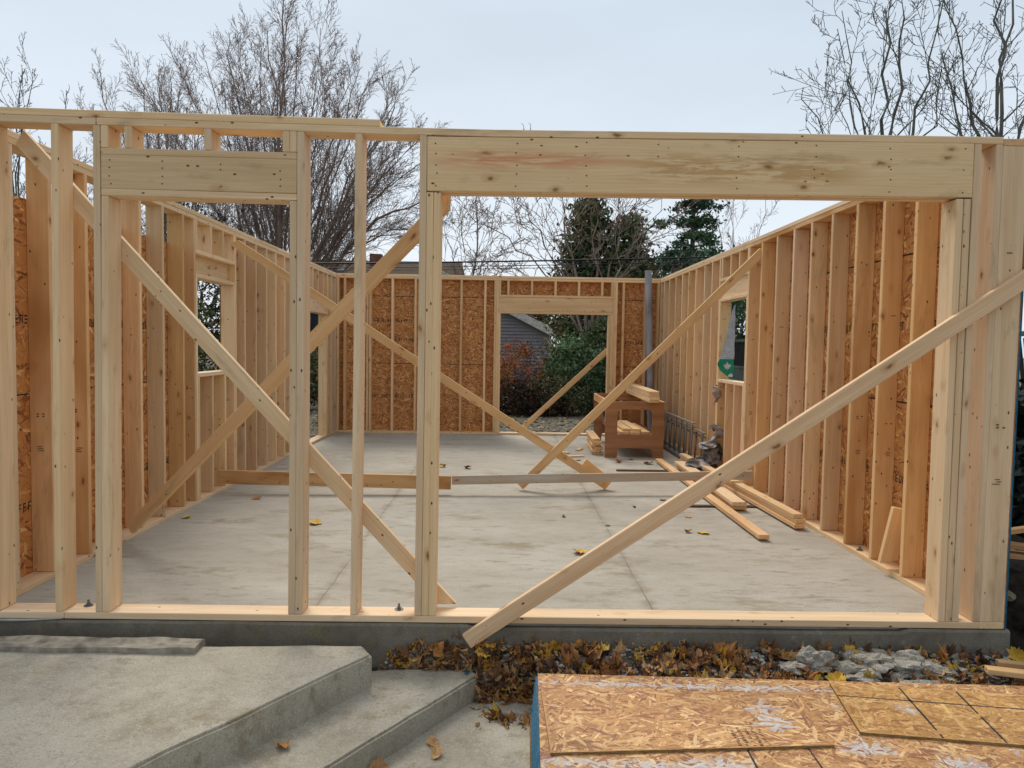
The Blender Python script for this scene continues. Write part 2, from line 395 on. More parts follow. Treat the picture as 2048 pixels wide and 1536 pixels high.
# old cement-crusted board on the top step
M_OLD = simple('weathered_grey_board', lin((150, 142, 128)), .95, .1, nsc=16, amp=.4, bump=.6)
def rough_board(name, p0, p1, w, t, mat, seed, amp=.012, n=40):
    p0 = Vector(p0); p1 = Vector(p1); d = (p1-p0); Ln = d.length; X = d/Ln; Y = Vector((0, 0, 1)).cross(X).normalized(); Z = X.cross(Y)
    bm = bmesh.new(); rings = []
    prof = [(-.5, -.5), (-.5, .3), (-.35, .5), (0, .42), (.35, .5), (.5, .3), (.5, -.5)]
    for i in range(n+1):
        r = []
        for (a, b) in prof:
            q = Vector((i*.25, a*3, b*3+seed)); dx = mnoise.noise(q)*amp; dz = mnoise.noise(q+Vector((5, 5, 5)))*amp
            r.append(bm.verts.new(p0+X*(Ln*i/n+(mnoise.noise(q*2)*amp*2 if i in (0, n) else 0))+Y*(a*w+dx)+Z*(b*t+dz)))
        rings.append(r)
    m = len(prof)
    for i in range(n):
        for j in range(m): bm.faces.new((rings[i][j], rings[i][(j+1) % m], rings[i+1][(j+1) % m], rings[i+1][j]))
    bm.faces.new(rings[0]); bm.faces.new(rings[-1][::-1]); bmesh.ops.recalc_face_normals(bm, faces=bm.faces)
    me = bpy.data.meshes.new(name); bm.to_mesh(me); bm.free(); me.materials.append(mat); return link(name, me)
tag(rough_board('old_board', (-.6, -.21, -.058), (1.46, -.205, -.058), .135, .036, M_OLD, 4), 'weathered grey board crusted with cement on the upper step', 'board')

# ------------------------------------------------------------------ OSB panels
def flake_panel(name, parent, origin, X, Y, w, h, t, nfl, size=(.09, .018), pal=None, seed=1, lines=(), frost=0., spots=(), edge=None, text=None, outline=None, grid_w=.006):
    """panel with its own strand flakes; local x,y over the face, z out of it"""
    rr = random.Random(seed)
    pal = pal or [(205, 160, 104), (188, 140, 84), (170, 118, 68), (220, 182, 130), (150, 98, 56), (198, 150, 92), (180, 126, 78)]
    P = [lin(p)[:3] for p in pal]
    ot = outline or [(0, 0), (w, 0), (w, h), (0, h)]
    vs = [(x, y, 0) for x, y in ot]+[(x, y, -t) for x, y in ot]; n = len(ot)
    fs = [tuple(range(n)), tuple(range(2*n-1, n-1, -1))]; mi = [0, 0]; fc = [P[1], P[1]]
    for i in range(n):
        fs.append((i, i+n, (i+1) % n+n, (i+1) % n)); mi.append(1); fc.append(P[2])
    A2 = w*h
    def inside(x, y):
        if not outline: return 0 < x < w and 0 < y < h
        c = False; j = n-1
        for i in range(n):
            (xi, yi), (xj, yj) = ot[i], ot[j]
            if (yi > y) != (yj > y) and x < (xj-xi)*(y-yi)/(yj-yi)+xi: c = not c
            j = i
        return c
    for i in range(nfl):
        cx, cy = rr.uniform(0, w), rr.uniform(0, h)
        if not inside(cx, cy): continue
        a = rr.gauss(0, .75) if rr.random() < .75 else rr.uniform(0, math.pi)
        l = size[0]*rr.uniform(.35, 1.5); b = size[1]*rr.uniform(.25, 1.6); z = .0002+.0009*i/nfl
        ca, sa = math.cos(a), math.sin(a)
        pts = [(-l/2, -b/2*rr.uniform(.1, 1)), (l*rr.uniform(-.2, .2), -b/2), (l/2, -b/2*rr.uniform(.1, 1)), (l/2*rr.uniform(.8, 1.1), b/2*rr.uniform(.1, 1)), (l*rr.uniform(-.2, .2), b/2), (-l/2*rr.uniform(.8, 1.1), b/2*rr.uniform(.1, 1))]
        q = [(min(max(cx+x*ca-y*sa, 0.0005), w-.0005), min(max(cy+x*sa+y*ca, .0005), h-.0005)) for x, y in pts]
        if outline and not all(inside(*p_) for p_ in q): continue
        s = len(vs); vs += [(x, y, z) for x, y in q]; fs.append(tuple(range(s, s+6))); mi.append(0)
        c = P[int(rr.random()**1.0*len(P)) % len(P)]; f = rr.uniform(.85, 1.12)
        c = tuple(v*f for v in c)
        if frost:
            fr = mnoise.noise(Vector((cx*3+seed, cy*4, 0)))+.5*mnoise.noise(Vector((cx*11, cy*11, seed)))
            fr = max(0, min(1, (fr-frost)*5))
            for (sx, sy, ex, ey) in spots: fr = max(fr, min(1, max(0, 1.6-((cx-sx)/ex)**2-((cy-sy)/ey)**2+.8*mnoise.noise(Vector((cx*14, cy*14, 3))))))
            if rr.random() < .8: c = tuple(v*(1-fr*.8)+.58*fr*.8 for v in c)
        fc.append(c)
    ink = lin((40, 44, 46))[:3]
    for (x0, y0, x1, y1, lw) in lines:
        m = max(1, int(math.hypot(x1-x0, y1-y0)/.03)); dx, dy = (x1-x0)/m, (y1-y0)/m; ln = math.hypot(dx, dy); px, py = -dy/ln*lw/2, dx/ln*lw/2
        for i in range(m):
            if rr.random() < .06: continue
            k1 = rr.uniform(.7, 1.2)
            s = len(vs); a0, b0, a1, b1 = x0+dx*i, y0+dy*i, x0+dx*(i+1), y0+dy*(i+1)
            vs += [(a0-px*k1, b0-py*k1, .0014), (a1-px*k1, b1-py*k1, .0014), (a1+px*k1, b1+py*k1, .0014), (a0+px*k1, b0+py*k1, .0014)]
            fs.append((s, s+1, s+2, s+3)); mi.append(0); fc.append(ink)
    for (x, y, bw, bh) in (text or []):
        s = len(vs); vs += [(x, y, .0014), (x+bw, y, .0014), (x+bw, y+bh, .0014), (x, y+bh, .0014)]; fs.append((s, s+1, s+2, s+3)); mi.append(0); fc.append(ink)
    me = make_mesh(name, vs, fs, [M_OSB, edge or M_OSBE], fc, mi=mi)
    o = link(name, me, parent)
    X = Vector(X).normalized(); Y = Vector(Y).normalized(); Z = X.cross(Y)
    m = Matrix((X, Y, Z)).transposed().to_4x4(); m.translation = origin; place(o, m); return o
def glyphs(x, y, n, h, rr, dirx=1, gap=1.0):
    """blurred mill stamp: rows of short dark strokes the size of letters"""
    out = []
    for i in range(n):
        gx = x+i*h*.85*dirx
        if rr.random() < .15: continue
        s = h*.16
        if rr.random() < .8: out.append((gx, y, s, h))
        if rr.random() < .7: out.append((gx, y+h-s, h*.5, s))
        if rr.random() < .6: out.append((gx, y+h*.42, h*.5, s))
        if rr.random() < .6: out.append((gx, y, h*.5, s))
        if rr.random() < .5: out.append((gx+h*.4, y, s, h))
    return out
PAL_IN = [(224, 168, 104), (204, 144, 86), (178, 118, 70), (238, 192, 130), (146, 92, 58), (212, 152, 92), (190, 126, 78), (160, 98, 64)]

# ------------------------------------------------------------------ walls
def bolt(parent, x, y, z):
    bm = bmesh.new()
    bmesh.ops.create_cone(bm, cap_ends=True, segments=8, radius1=.026, radius2=.026, depth=.004, matrix=Matrix.Translation((0, 0, .002)))
    bmesh.ops.create_cone(bm, cap_ends=True, segments=6, radius1=.012, radius2=.012, depth=.012, matrix=Matrix.Translation((0, 0, .010)))
    bmesh.ops.create_cone(bm, cap_ends=True, segments=8, radius1=.0065, radius2=.0065, depth=.035, matrix=Matrix.Translation((0, 0, .018)))
    me = bpy.data.meshes.new('anchor_bolt'); bm.to_mesh(me); bm.free(); me.materials.append(M_STEEL)
    o = link('anchor_bolt', me, parent); place(o, Matrix.Translation((x, y, z))); return o

# --- front wall
def nail_cols(Ln, w, step, n, side):
    out = []; x = -Ln/2+.05
    while x < Ln/2-.03:
        for q in range(n):
            if rnd.random() < .88: out.append((x+rnd.uniform(-.006, .006), -w/2+.03+(w-.06)*q/(n-1)+rnd.uniform(-.008, .008), .007, .007, side))
        x += step*rnd.uniform(.9, 1.1)
    return out
fwl = thing('framed_wall', 'front stud wall with door opening and wide garage opening', 'wall', (0, 0, 0))
yc = D/2
def top_z(x):  # sagging underside of the lower top plate
    P = [(-.9, 2.735), (.1, 2.722), (.836, 2.711), (2.355, 2.692), (3.0, 2.689), (4.37, 2.699), (5.765, 2.703)]
    for (a, za), (b, zb) in zip(P, P[1:]):
        if x <= b: return za+(zb-za)*(x-a)/(b-a)
    return P[-1][1]
def plate_seg(name, x0, x1, dz, **kw):
    z0 = (top_z(x0)+top_z(x1))/2
    f = lambda t: top_z(x0+(x1-x0)*t)-z0
    # local z of a board along +x with width +y points up
    return board(name, fwl, (x0, yc, z0+dz), (x1, yc, z0+dz), D, T, (0, 1, 0), segs=16, bend=f, **kw)
plate_seg('top_plate', -1.0, .833, T/2, stain=.05)
plate_seg('top_plate', .836, 5.764, T/2, stain=.08)
plate_seg('top_plate', -1.0, 2.36, T*1.5+.001, stain=.05)
board('bottom_plate', fwl, (-1.0, yc, T/2), (.62, yc, T/2), D, T, (0, 1, 0), stain=.1)
bp = board('bottom_plate', fwl, (.622, yc, T/2), (3.05, yc, T/2), D, T, (0, 1, 0), stain=.1)
board('bottom_plate', fwl, (3.052, yc, T/2), (5.765, yc, T/2), D, T, (0, 1, 0), stain=.1)
fv = []
for i in range(13):
    x = -.05+i*.055; q = math.sin(math.pi*i/12)
    fv += [(x, -.004-.016*q, .004), (x, -.004-.018*q, .000-.010*q), (x, .01, -.001-.012*q)]
o = link('foam_gasket', make_mesh('foam_gasket', fv, [(3*i+a, 3*i+a+1, 3*i+a+4, 3*i+a+3) for i in range(12) for a in (0, 1)], [simple('white_foam', lin((214, 214, 210)), .7)], smooth=True), fwl); place(o, Matrix.Identity(4))
bolt(bp, .70, .10, T); bolt(bp, 2.469, .10, T)
def stud(parent, x, xt=None, z0=T+.001, z1=None, name='stud', y=yc, **kw):
    xt = x if xt is None else xt; z1 = z1 or top_z(xt+.02)
    return board(name, parent, (x+T/2, y, z0), (xt+T/2, y, z1-.001), D, T, (0, 1, 0), **kw)
stud(fwl, -.17, -.18, stain=.1); stud(fwl, .228, .235, stain=.05)
stud(fwl, .574, .592, stain=.2)
stud(fwl, .795, .817, stain=.1, name='king_stud'); stud(fwl, .834, .858, z1=2.335, name='jack_stud', stain=.25)
# door header assembly
def xboard(name, x0, x1, za, zb, w, t, flat, y=yc, **kw):
    # flat True: width lies along y
    return board(name, fwl, (x0, y, za), (x1, y, zb), w, t, (0, 1, 0) if flat else (0, 0, 1), **kw)
xboard('header_plate', .857, 1.911, 2.572, 2.566, D, .036, True, stain=.05)
xboard('header_plate', .857, 1.911, 2.354, 2.345, D, .036, True, stain=.05)
xboard('header', .857, 1.911, 2.4635, 2.4565, .182, .050, False, y=.026, stain=.1, marks=nail_cols(1.054, .182, .31, 4, 1)+nail_cols(1.054, .182, .31, 4, -1))
xboard('header', .857, 1.911, 2.4635, 2.4565, .182, .050, False, y=.113, stain=.1)
for x in (.858, .985, 1.412, 1.834): stud(fwl, x, z0=2.5915-(x-.857)*.006, name='cripple_stud')
stud(fwl, 1.864, 1.873, z1=2.326, name='jack_stud', stain=.2, tint=(.95, .96, .98)); stud(fwl, 1.903, 1.913, name='king_stud', stain=.1); 
stud(fwl, 1.873, z0=2.586, name='cripple_stud')
stud(fwl, 2.21, 2.226, stain=.25)
stud(fwl, 2.569, 2.576, name='king_stud', stain=.15)
stud(fwl, 2.608, 2.615, z1=2.386, name='jack_stud', stain=.15); stud(fwl, 2.647, 2.655, z1=2.386, name='jack_stud', stain=.1)
xboard('header', 2.616, 5.605, 2.538, 2.558, .292, .06, False, y=.031, mat=M_HDR, stain=.12, crown=False, marks=nail_cols(2.99, .292, .40, 5, 1)+nail_cols(2.99, .292, .40, 5, -1))
xboard('header', 2.616, 5.605, 2.538, 2.558, .292, .06, False, y=.108, mat=M_HDR, stain=.12, crown=False)
stud(fwl, 5.528, 5.520, z1=2.404, name='jack_stud', stain=.1); stud(fwl, 5.567, 5.562, z1=2.404, name='jack_stud', stain=.1)
stud(fwl, 5.607, 5.607, name='king_stud', stain=.1)
stud(fwl, 5.726, 5.726, stain=.3)

# --- side walls
def side_wall(label, xi, side):
    w = thing('framed_wall', label, 'wall', (xi, 4.4, 0)); return w
lw = thing('framed_wall', 'left stud wall with a window opening and side doorway', 'wall', (D/2, 4.4, 0))
rw = thing('framed_wall', 'right stud wall with a window opening holding torn house wrap', 'wall', (W-D/2, 4.4, 0))
bw = thing('framed_wall', 'back stud wall with red-brown sheathing and a wide doorway', 'wall', (W/2, L-D/2, 0))
def sstud(parent, y, left, z0=T+.001, z1=2.694, name='stud', lean=0., **kw):
    xc = D/2 if left else W-D/2
    kw.setdefault('tint', (rnd.uniform(.94, 1), rnd.uniform(.915, .955), rnd.uniform(.84, .92)))
    a_ = kw['tint']; kw['tint'] = (min(1, a_[0]*1.0), min(1, a_[1]*1.03+.01), min(1, a_[2]*1.06+.03))
    marks = stamp_marks(z1-z0, -1 if False else 1) if z1-z0 > 2 else []
    # width along x; local z = X(up) x (+x) = +y ; marks must face -y
    marks = [(a, b, c_, d_, -1) for a, b, c_, d_, _ in marks]
    return board(name, parent, (xc, y+T/2, z0), (xc, y+T/2+lean, z1), D, T, (1, 0, 0), marks=marks, **kw)
def yplate(parent, left, y0, y1, z, name, w=D, t=T, flat=True, xc=None, **kw):
    xc = (D/2 if left else W-D/2) if xc is None else xc
    return board(name, parent, (xc, y0, z), (xc, y1, z), w, t, (1, 0, 0) if flat else (0, 0, 1), **kw)
for par, left in ((lw, True), (rw, False)):
    yplate(par, left, D+.001 if left else 0.0, 4.6, T/2, 'bottom_plate', stain=.1); yplate(par, left, 4.602, L-D-.001, T/2, 'bottom_plate')
    yplate(par, left, D+.001 if left else 0.0, 4.2, H-T/2, 'top_plate', stain=.1 if left else 1., tint=None if left else (.95, .84, .72)); yplate(par, left, 4.202, L-D-.001, H-T/2, 'top_plate')
    yplate(par, left, D+.02, 5.4, H+T/2+.001, 'top_plate', stain=.1); yplate(par, left, 5.402, L-.001, H+T/2+.001, 'top_plate')
bolt(lw, .05, .43, T); bolt(rw, 5.80, 1.45, T)
for y, st, tn in ((.33, .2, None), (.694, .6, (.96, .84, .68)), (1.096, .5, (1, .86, .68)), (1.47, .5, None), (1.845, .5, (.96, .84, .70)), (2.231, .2, None), (2.62, .7, (.98, .86, .66)), (4.184, .2, None), (4.55, .2, None), (4.93, .1, None), (5.29, .1, None), (5.66, .1, None), (6.05, .1, None), (6.45, .1, None)):
    kw = dict(tint=tn) if tn else {}
    sstud(lw, y, True, stain=st, **kw)
# left window
sstud(lw, 2.862, True, name='king_stud', stain=.5, tint=(.9, .78, .62)); sstud(lw, 2.901, True, z1=2.158, name='jack_stud')
sstud(lw, 3.862, True, z1=2.158, name='jack_stud', z0=T+.001, stain=.15, tint=(1, .92, .80)); sstud(lw, 3.901, True, name='king_stud')
yplate(lw, True, 2.902, 3.899, 2.178, 'header_plate'); yplate(lw, True, 2.902, 3.899, 2.402, 'header_plate')
yplate(lw, True, 2.902, 3.899, 2.29, 'header', w=.184, t=.04, flat=False, xc=.045); yplate(lw, True, 2.902, 3.899, 2.29, 'header', w=.184, t=.012, flat=False, xc=.010)
yplate(lw, True, 2.941, 3.86, 1.232, 'window_sill')
for y in (2.942, 3.27, 3.60): sstud(lw, y, True, z1=1.212, name='cripple_stud')
for y in (2.905, 3.25, 3.55, 3.86): sstud(lw, y, True, z0=2.422, name='cripple_stud', tint=(1, .92, .80))
# left side doorway
for y, nm, z1 in ((6.82, 'king_stud', 2.694), (6.86, 'jack_stud', 2.03), (7.97, 'jack_stud', 2.03), (8.01, 'king_stud', 2.694)):
    sstud(lw, y, True, z1=z1, name=nm, tint=(1, .93, .82))
yplate(lw, True, 6.861, 8.008, 2.05, 'header_plate'); yplate(lw, True, 6.861, 8.008, 2.274, 'header_plate'); yplate(lw, True, 6.861, 8.008, 2.162, 'header', w=.184, t=.04, flat=False, xc=.10)
for y in (7.08, 7.40, 7.74): sstud(lw, y, True, z0=2.295, name='cripple_stud')
sstud(lw, 8.3, True); sstud(lw, 8.60, True)
# right wall
sstud(rw, .001, False, stain=.15, z1=2.694, tint=(1, .97, .92), name='corner_stud')
for y, st, tn in ((.80, 1.0, (.96, .80, .56)), (1.212, .5, (1, .86, .66)), (1.612, .7, (.98, .85, .66)), (2.035, .2, (.97, .88, .76)), (2.44, .3, None), (2.83, .2, None), (3.25, .1, None), (3.675, .3, (1, .84, .62)), (5.49, .1, None), (5.85, .1, None), (6.30, .3, None), (6.69, .2, None), (7.08, .1, None), (7.50, .1, None), (7.95, .1, None), (8.32, .1, None), (8.60, .1, None), (.40, .2, None)):
    kw = dict(tint=tn) if tn else {}
    sstud(rw, y, False, stain=st, **kw)
sstud(rw, 4.06, False, name='king_stud'); sstud(rw, 4.10, False, z1=2.155, name='jack_stud', tint=(1, .93, .8)); sstud(rw, 5.11, False, z1=2.155, name='jack_stud', tint=(1, .93, .8)); sstud(rw, 5.15, False, name='king_stud')
yplate(rw, False, 4.10, 5.148, 2.175, 'header_plate'); yplate(rw, False, 4.10, 5.148, 2.425, 'header_plate'); yplate(rw, False, 4.10, 5.148, 2.30, 'header', w=.21, t=.05, flat=False, xc=W-D+.045)
yplate(rw, False, 4.14, 5.108, 1.165, 'window_sill')
for y in (4.141, 4.45, 4.77): sstud(rw, y, False, z1=1.145, name='cripple_stud')
for y in (4.101, 4.40, 4.72, 5.06): sstud(rw, y, False, z0=2.445, name='cripple_stud', tint=(1, .92, .8))
# --- back wall
yb = L-D/2
def bboard(name, x0, x1, z, w=D, t=T, flat=True, y=yb, **kw):
    return board(name, bw, (x0, y, z), (x1, y, z), w, t, (0, 1, 0) if flat else (0, 0, 1), **kw)
bboard('bottom_plate', .0, 2.96, T/2); bboard('bottom_plate', 2.962, W, T/2)
bboard('top_plate', 0, 3.3, H-T/2, tint=(1, .93, .82)); bboard('top_plate', 3.302, W, H-T/2, tint=(1, .93, .82)); bboard('top_plate', D+.002, W-D-.002, H+T/2+.001, tint=(1, .93, .82))
BT = (1, .92, .80)
for x in (.142, .262, .655, .705, 1.09, 1.49, 1.9, 2.285, 2.70, 5.11, 5.50, 5.72):
    board('stud', bw, (x+T/2, yb, T+.001), (x+T/2, yb, H-T-.001), D, T, (0, 1, 0), tint=BT if x > .2 else (1, .95, .85))
for x, nm, z1 in ((2.875, 'king_stud', 2.694), (2.914, 'king_stud', 2.694), (2.953, 'jack_stud', 2.125), (4.87, 'jack_stud', 2.125), (4.909, 'jack_stud', 2.125), (4.948, 'king_stud', 2.694), (4.987, 'king_stud', 2.694)):
    board(nm, bw, (x+T/2, yb, T+.001), (x+T/2, yb, z1), D, T, (0, 1, 0), tint=(1, .93, .80))
bboard('header_plate', 2.953, 4.946, 2.146, tint=(1, .93, .8)); bboard('header_plate', 2.953, 4.946, 2.428, tint=(1, .93, .8)); bboard('header', 2.953, 4.946, 2.287, w=.24, t=.05, flat=False, y=L-D+.03, tint=(1, .93, .8))
for x in (2.954, 3.10, 3.51, 3.92, 4.33, 4.735, 4.908): board('cripple_stud', bw, (x+T/2, yb, 2.4485), (x+T/2, yb, 2.694), D, T, (0, 1, 0), tint=(1, .93, .80))

# --- sheathing
rr = random.Random(11)
seam = .006
def seams(w, zs): return [(0, z, w, z, .010) for z in zs]
hx = 2.976
flake_panel('sheathing_panel', bw, (.0, L+.001, 0), (1, 0, 0), (0, 0, 1), hx, H+.03, .011, 16000, (.065, .013), PAL_IN, 21, lines=seams(hx, (1.22, 2.40)), text=[g for z in (1.62, .62, 1.95) for g in glyphs(.35, z, 34, .055, rr)])
flake_panel('sheathing_panel', bw, (4.905, L+.001, 0), (1, 0, 0), (0, 0, 1), 1.0, H+.03, .011, 5500, (.065, .013), PAL_IN, 22, lines=seams(1.0, (1.22, 2.40)), text=[g for z in (1.62, .62) for g in glyphs(.1, z, 14, .055, rr)])
flake_panel('sheathing_panel', bw, (hx+.002, L+.001, 2.13), (1, 0, 0), (0, 0, 1), 1.925, H+.03-2.13, .011, 2300, (.065, .013), PAL_IN, 23)
for nm, y0, y1, z0, z1, sd in (('sheathing_panel', 0.0, 2.94, 0, 2.44, 31), ('sheathing_panel', 2.942, 3.86, 0, 1.245, 32), ('sheathing_panel', 3.862, 6.9, 0, 2.60, 33), ('sheathing_panel', 7.99, L, 0, 2.60, 34), ('sheathing_panel', 6.902, 7.988, 2.06, 2.60, 35)):
    flake_panel(nm, lw, (-.001, y0, z0), (0, 1, 0), (0, 0, 1), y1-y0, z1-z0, .011, int((y1-y0)*(z1-z0)*700), (.085, .017), PAL_IN, sd, lines=[(0, 1.20, y1-y0, 1.20, .01)] if z0 == 0 and z1 > 2 else (), text=[g for z in (.45, 1.65) for g in glyphs(.1, z, int((y1-y0)*20), .055, rr)] if z1-z0 > 2 else None)
for nm, y0, y1, z0, z1, sd in (('sheathing_panel', 0.0, 4.138, 0, H+.02, 41), ('sheathing_panel', 4.14, 5.11, 0, 1.18, 42), ('sheathing_panel', 5.112, L, 0, H+.02, 43), ('sheathing_panel', 4.14, 5.11, 2.16, H+.02, 44)):
    w_ = y1-y0
    flake_panel(nm, rw, (W+.001, y1, z0), (0, -1, 0), (0, 0, 1), w_, z1-z0, .011, int(w_*(z1-z0)*700), (.085, .017), PAL_IN, sd, edge=M_BLUE, lines=[(0, 1.20, w_, 1.20, .012), (0, 2.25, w_, 2.25, .012)] if z1-z0 > 2 else (), text=[g for z in (.62, 1.72) for g in glyphs(.1, z, int(w_*20), .055, rr)] if z1-z0 > 2 else None)

# ------------------------------------------------------------------ braces
def brace(label, p0, p1, wdir, **kw):
    o = board('diagonal_brace', None, p0, p1, .089, T, wdir, **kw); return tag(o, label, 'brace')
brace('pale diagonal brace behind the front wall falling from upper left', (.33, D+.020, 2.675), (2.735, D+.020, .055), (1, 0, 1), stain=.1, cut0=-.3, cut1=.9)
brace('tan diagonal brace rising from the left wall to the garage post', (.20, 1.55, .11), (2.725, .185, 2.385), (0, 0, 1), stain=.25, tint=(.98, .90, .76), cut1=.9)
brace('long brace falling from the left wall to the middle of the floor', (.16, 3.822, 2.615), (4.16, 3.822, .075), (0, 0, 1), tint=(1, .88, .72), cut0=.6)
brace('brace rising from the middle of the floor to the right wall', (3.25, 3.768, .045), (5.79, 3.74, 2.61), (0, 0, 1), tint=(1, .90, .74))
brace('short brace slanting across the back doorway', (3.40, 8.86, .09), (4.93, 8.86, 1.54), (0, 0, 1), tint=(1, .93, .82), crown=False)
brace('long front brace nailed outside from the leaves up to the right corner', (2.865, -.021, -.092), (6.02, -.021, 2.048), (0, 0, 1), stain=.1, tint=(1, .93, .86))
tag(board('tie_board', None, (.142, 3.43, .167), (2.52, 3.50, .124), D, T, (0, 0, 1), stain=.8, tint=(.86, .70, .50)), 'brown plank on edge across the floor at left', 'board')
tag(board('tie_board', None, (2.53, 3.50, .152), (5.762, 3.76, .203), .092, T, (0, 0, 1), mat=M_GREYW, stain=.6), 'silvery grey plank on edge across the floor at right', 'board')
tag(board('wood_block', None, (3.93, 3.862, .285), (4.225, 3.862, .055), .14, T, (0, 0, 1), tint=(1, .88, .68)), 'wood offcut block at the foot of the long left brace', 'block')
tag(board('wood_offcut', None, (5.772, 1.0, .09), (5.835, .975, .47), .12, T, (1, 0, 0), tint=(1, .95, .84), cut0=.35, crown=False), 'short plank offcut leaning in the first bay of the right wall', 'offcut')

# ------------------------------------------------------------------ lumber on the floor
def lum(p0, p1, w, z, label, tint=None, up=False, group='lumber on the floor'):
    o = board('plank', None, (p0[0], p0[1], z), (p1[0], p1[1], z), w, T, (1, 0, 0), tint=tint or (1, .96, .88), stain=.15)
    return tag(o, label, 'plank', group)
SL = .019
for i, (lb, dx) in enumerate((('bottom plank of the stack of three beside the right wall', 0), ('middle plank of the stack of three beside the right wall', .015), ('top plank of the stack of three beside the right wall', .0))):
    lum((5.635+dx, 2.17+.02*i), (5.51+dx, 5.78), .089, SL+T/2+i*(T+.0015), lb, ((.98, .82, .62), (1, .93, .8), (1, .93, .8))[i])
lum((5.19, 1.80), (5.19, 5.80), .089, SL+T/2, 'single brown-edged plank lying nearest the middle of the floor', (.96, .82, .66))
lum((5.345, 2.88), (5.38, 5.30), .14, SL+T/2, 'lower wide plank between the single plank and the stack of three', (.96, .84, .66))
lum((5.335, 2.86), (5.37, 5.35), .14, SL+T*1.5+.0015, 'upper wide plank between the single plank and the stack of three')
M_SLP = simple('dark_sleeper', lin((92, 76, 62)), .9)
for y, x0, x1, lb in ((3.06, 4.86, 5.72, 'near dark wood sleeper under the planks'), (5.08, 4.50, 5.72, 'far dark wood sleeper under the planks')):
    tag(board('sleeper', None, (x0, y, .0095), (x1, y+.02, .0095), .06, .018, (0, 1, 0), mat=M_SLP), lb, 'sleeper')

# ------------------------------------------------------------------ workbench (two cut-out plywood ends joined by rails)
wb = thing('workbench', 'brown plywood workbench with cut-out ends carrying planks', 'workbench', (4.93, 7.1, 0))
def frame_panel(name, parent, x0, x1, z1, y, t, hole, notch):
    bm = bmesh.new()
    def rect(a, b, c, d):
        vs = [bm.verts.new((p, y-t/2, q)) for p, q in ((a, c), (b, c), (b, d), (a, d))]
        return vs
    hx0, hx1, hz0, hz1 = hole; nx0, nx1, nz = notch; r = .035
    outer = [(x0, 0), (nx0, 0), (nx0, nz-r), (nx0+r, nz), (nx1-r, nz), (nx1, nz-r), (nx1, 0), (x1, 0), (x1, z1), (x0, z1)]
    inner = [(hx0, hz0), (hx1, hz0), (hx1, hz1-r*1.6), (hx1-r, hz1), (hx0+r, hz1), (hx0, hz1-r*1.6)]
    ov = [bm.verts.new((p, y-t/2, q)) for p, q in outer]; iv = [bm.verts.new((p, y-t/2, q)) for p, q in inner]
    es = [bm.edges.new((ov[i], ov[(i+1) % len(ov)])) for i in range(len(ov))]+[bm.edges.new((iv[i], iv[(i+1) % len(iv)])) for i in range(len(iv))]
    bmesh.ops.triangle_fill(bm, edges=es, use_beauty=True)
    ex = bmesh.ops.extrude_face_region(bm, geom=bm.faces[:]); bmesh.ops.translate(bm, verts=[v for v in ex['geom'] if isinstance(v, bmesh.types.BMVert)], vec=(0, t, 0))
    bmesh.ops.recalc_face_normals(bm, faces=bm.faces)
    me = bpy.data.meshes.new(name); bm.to_mesh(me); bm.free(); me.materials.append(M_PLY)
    o = link(name, me, parent); o['stain'] = .4
    place(o, Matrix.Identity(4)); return o
frame_panel('end_panel', wb, 4.505, 5.335, .80, 6.19, .032, (4.675, 5.17, .33, .69), (4.68, 5.18, .14))
frame_panel('end_panel', wb, 4.57, 5.35, .80, 8.0, .032, (4.72, 5.18, .33, .69), (4.70, 5.18, .14))
for x in (4.53, 5.31): board('rail', wb, (x+.03, 6.21, .745), (x+.05, 7.98, .745), .11, T, (0, 0, 1), tint=(.92, .72, .5), stain=.5)
board('rail', wb, (5.29, 6.21, .262), (5.33, 7.98, .262), .085, T, (0, 0, 1), mat=M_PLY)
board('shelf', wb, (4.96, 6.21, .313), (4.97, 7.98, .313), .54, .018, (1, 0, 0), mat=M_PLY)
for i in range(4):
    o = lum((5.155+rnd.uniform(-.006, .006), 6.02+rnd.uniform(-.02, .02)), (5.20+rnd.uniform(-.012, .012), 8.25), .14, .821+i*(T+.0015), ('lowest', 'second', 'third', 'topmost')[i]+' plank of the pile on the workbench', (1, .95, .85), group='planks on the workbench')
for i, (xa, z, yy, le) in enumerate(((4.80, .344, 6.28, 1.3), (4.95, .344, 6.26, 1.4), (5.10, .344, 6.30, 1.2), (4.85, .383, 6.32, 1.1), (4.97, .383, 6.30, 1.2))):
    lum((xa, yy), (xa, yy+le), .14, z, ('plank on the bench shelf at left of the lower row', 'middle plank in the lower row on the bench shelf', 'plank on the bench shelf at right of the lower row', 'left plank of the upper row on the bench shelf', 'right plank of the upper row on the bench shelf')[i], (1, .94, .80), group='planks on the bench shelf')
for i in range(6):
    lum((4.44-(i % 2)*.03+rnd.uniform(-.02, .02), 6.42+rnd.uniform(-.05, .05)), (4.46+rnd.uniform(-.02, .02), 7.5), .12, T/2+i*(T+.001), ('lowest', 'second lowest', 'third', 'fourth', 'fifth', 'topmost')[i]+' short plank stacked left of the workbench', (1, .92, .80), group='short planks left of the workbench')
for i, (x, y, a) in enumerate(((4.1, 6.2, .3), (3.95, 6.6, 2.2), (4.22, 6.9, 1.2))):
    p = Vector((x, y, .012)); d = Vector((math.cos(a), math.sin(a), 0))*.12
    tag(board('wood_scrap', None, p-d, p+d, .06, .02, (0, 0, 1) if 0 else d.cross(Vector((0, 0, 1))), tint=(1, .92, .8), crown=False), ('pale wood scrap on the floor nearest the workbench front', 'pale wood scrap furthest left of the workbench', 'pale wood scrap beside the short plank stack')[i], 'wood scrap', 'wood scraps on the floor')

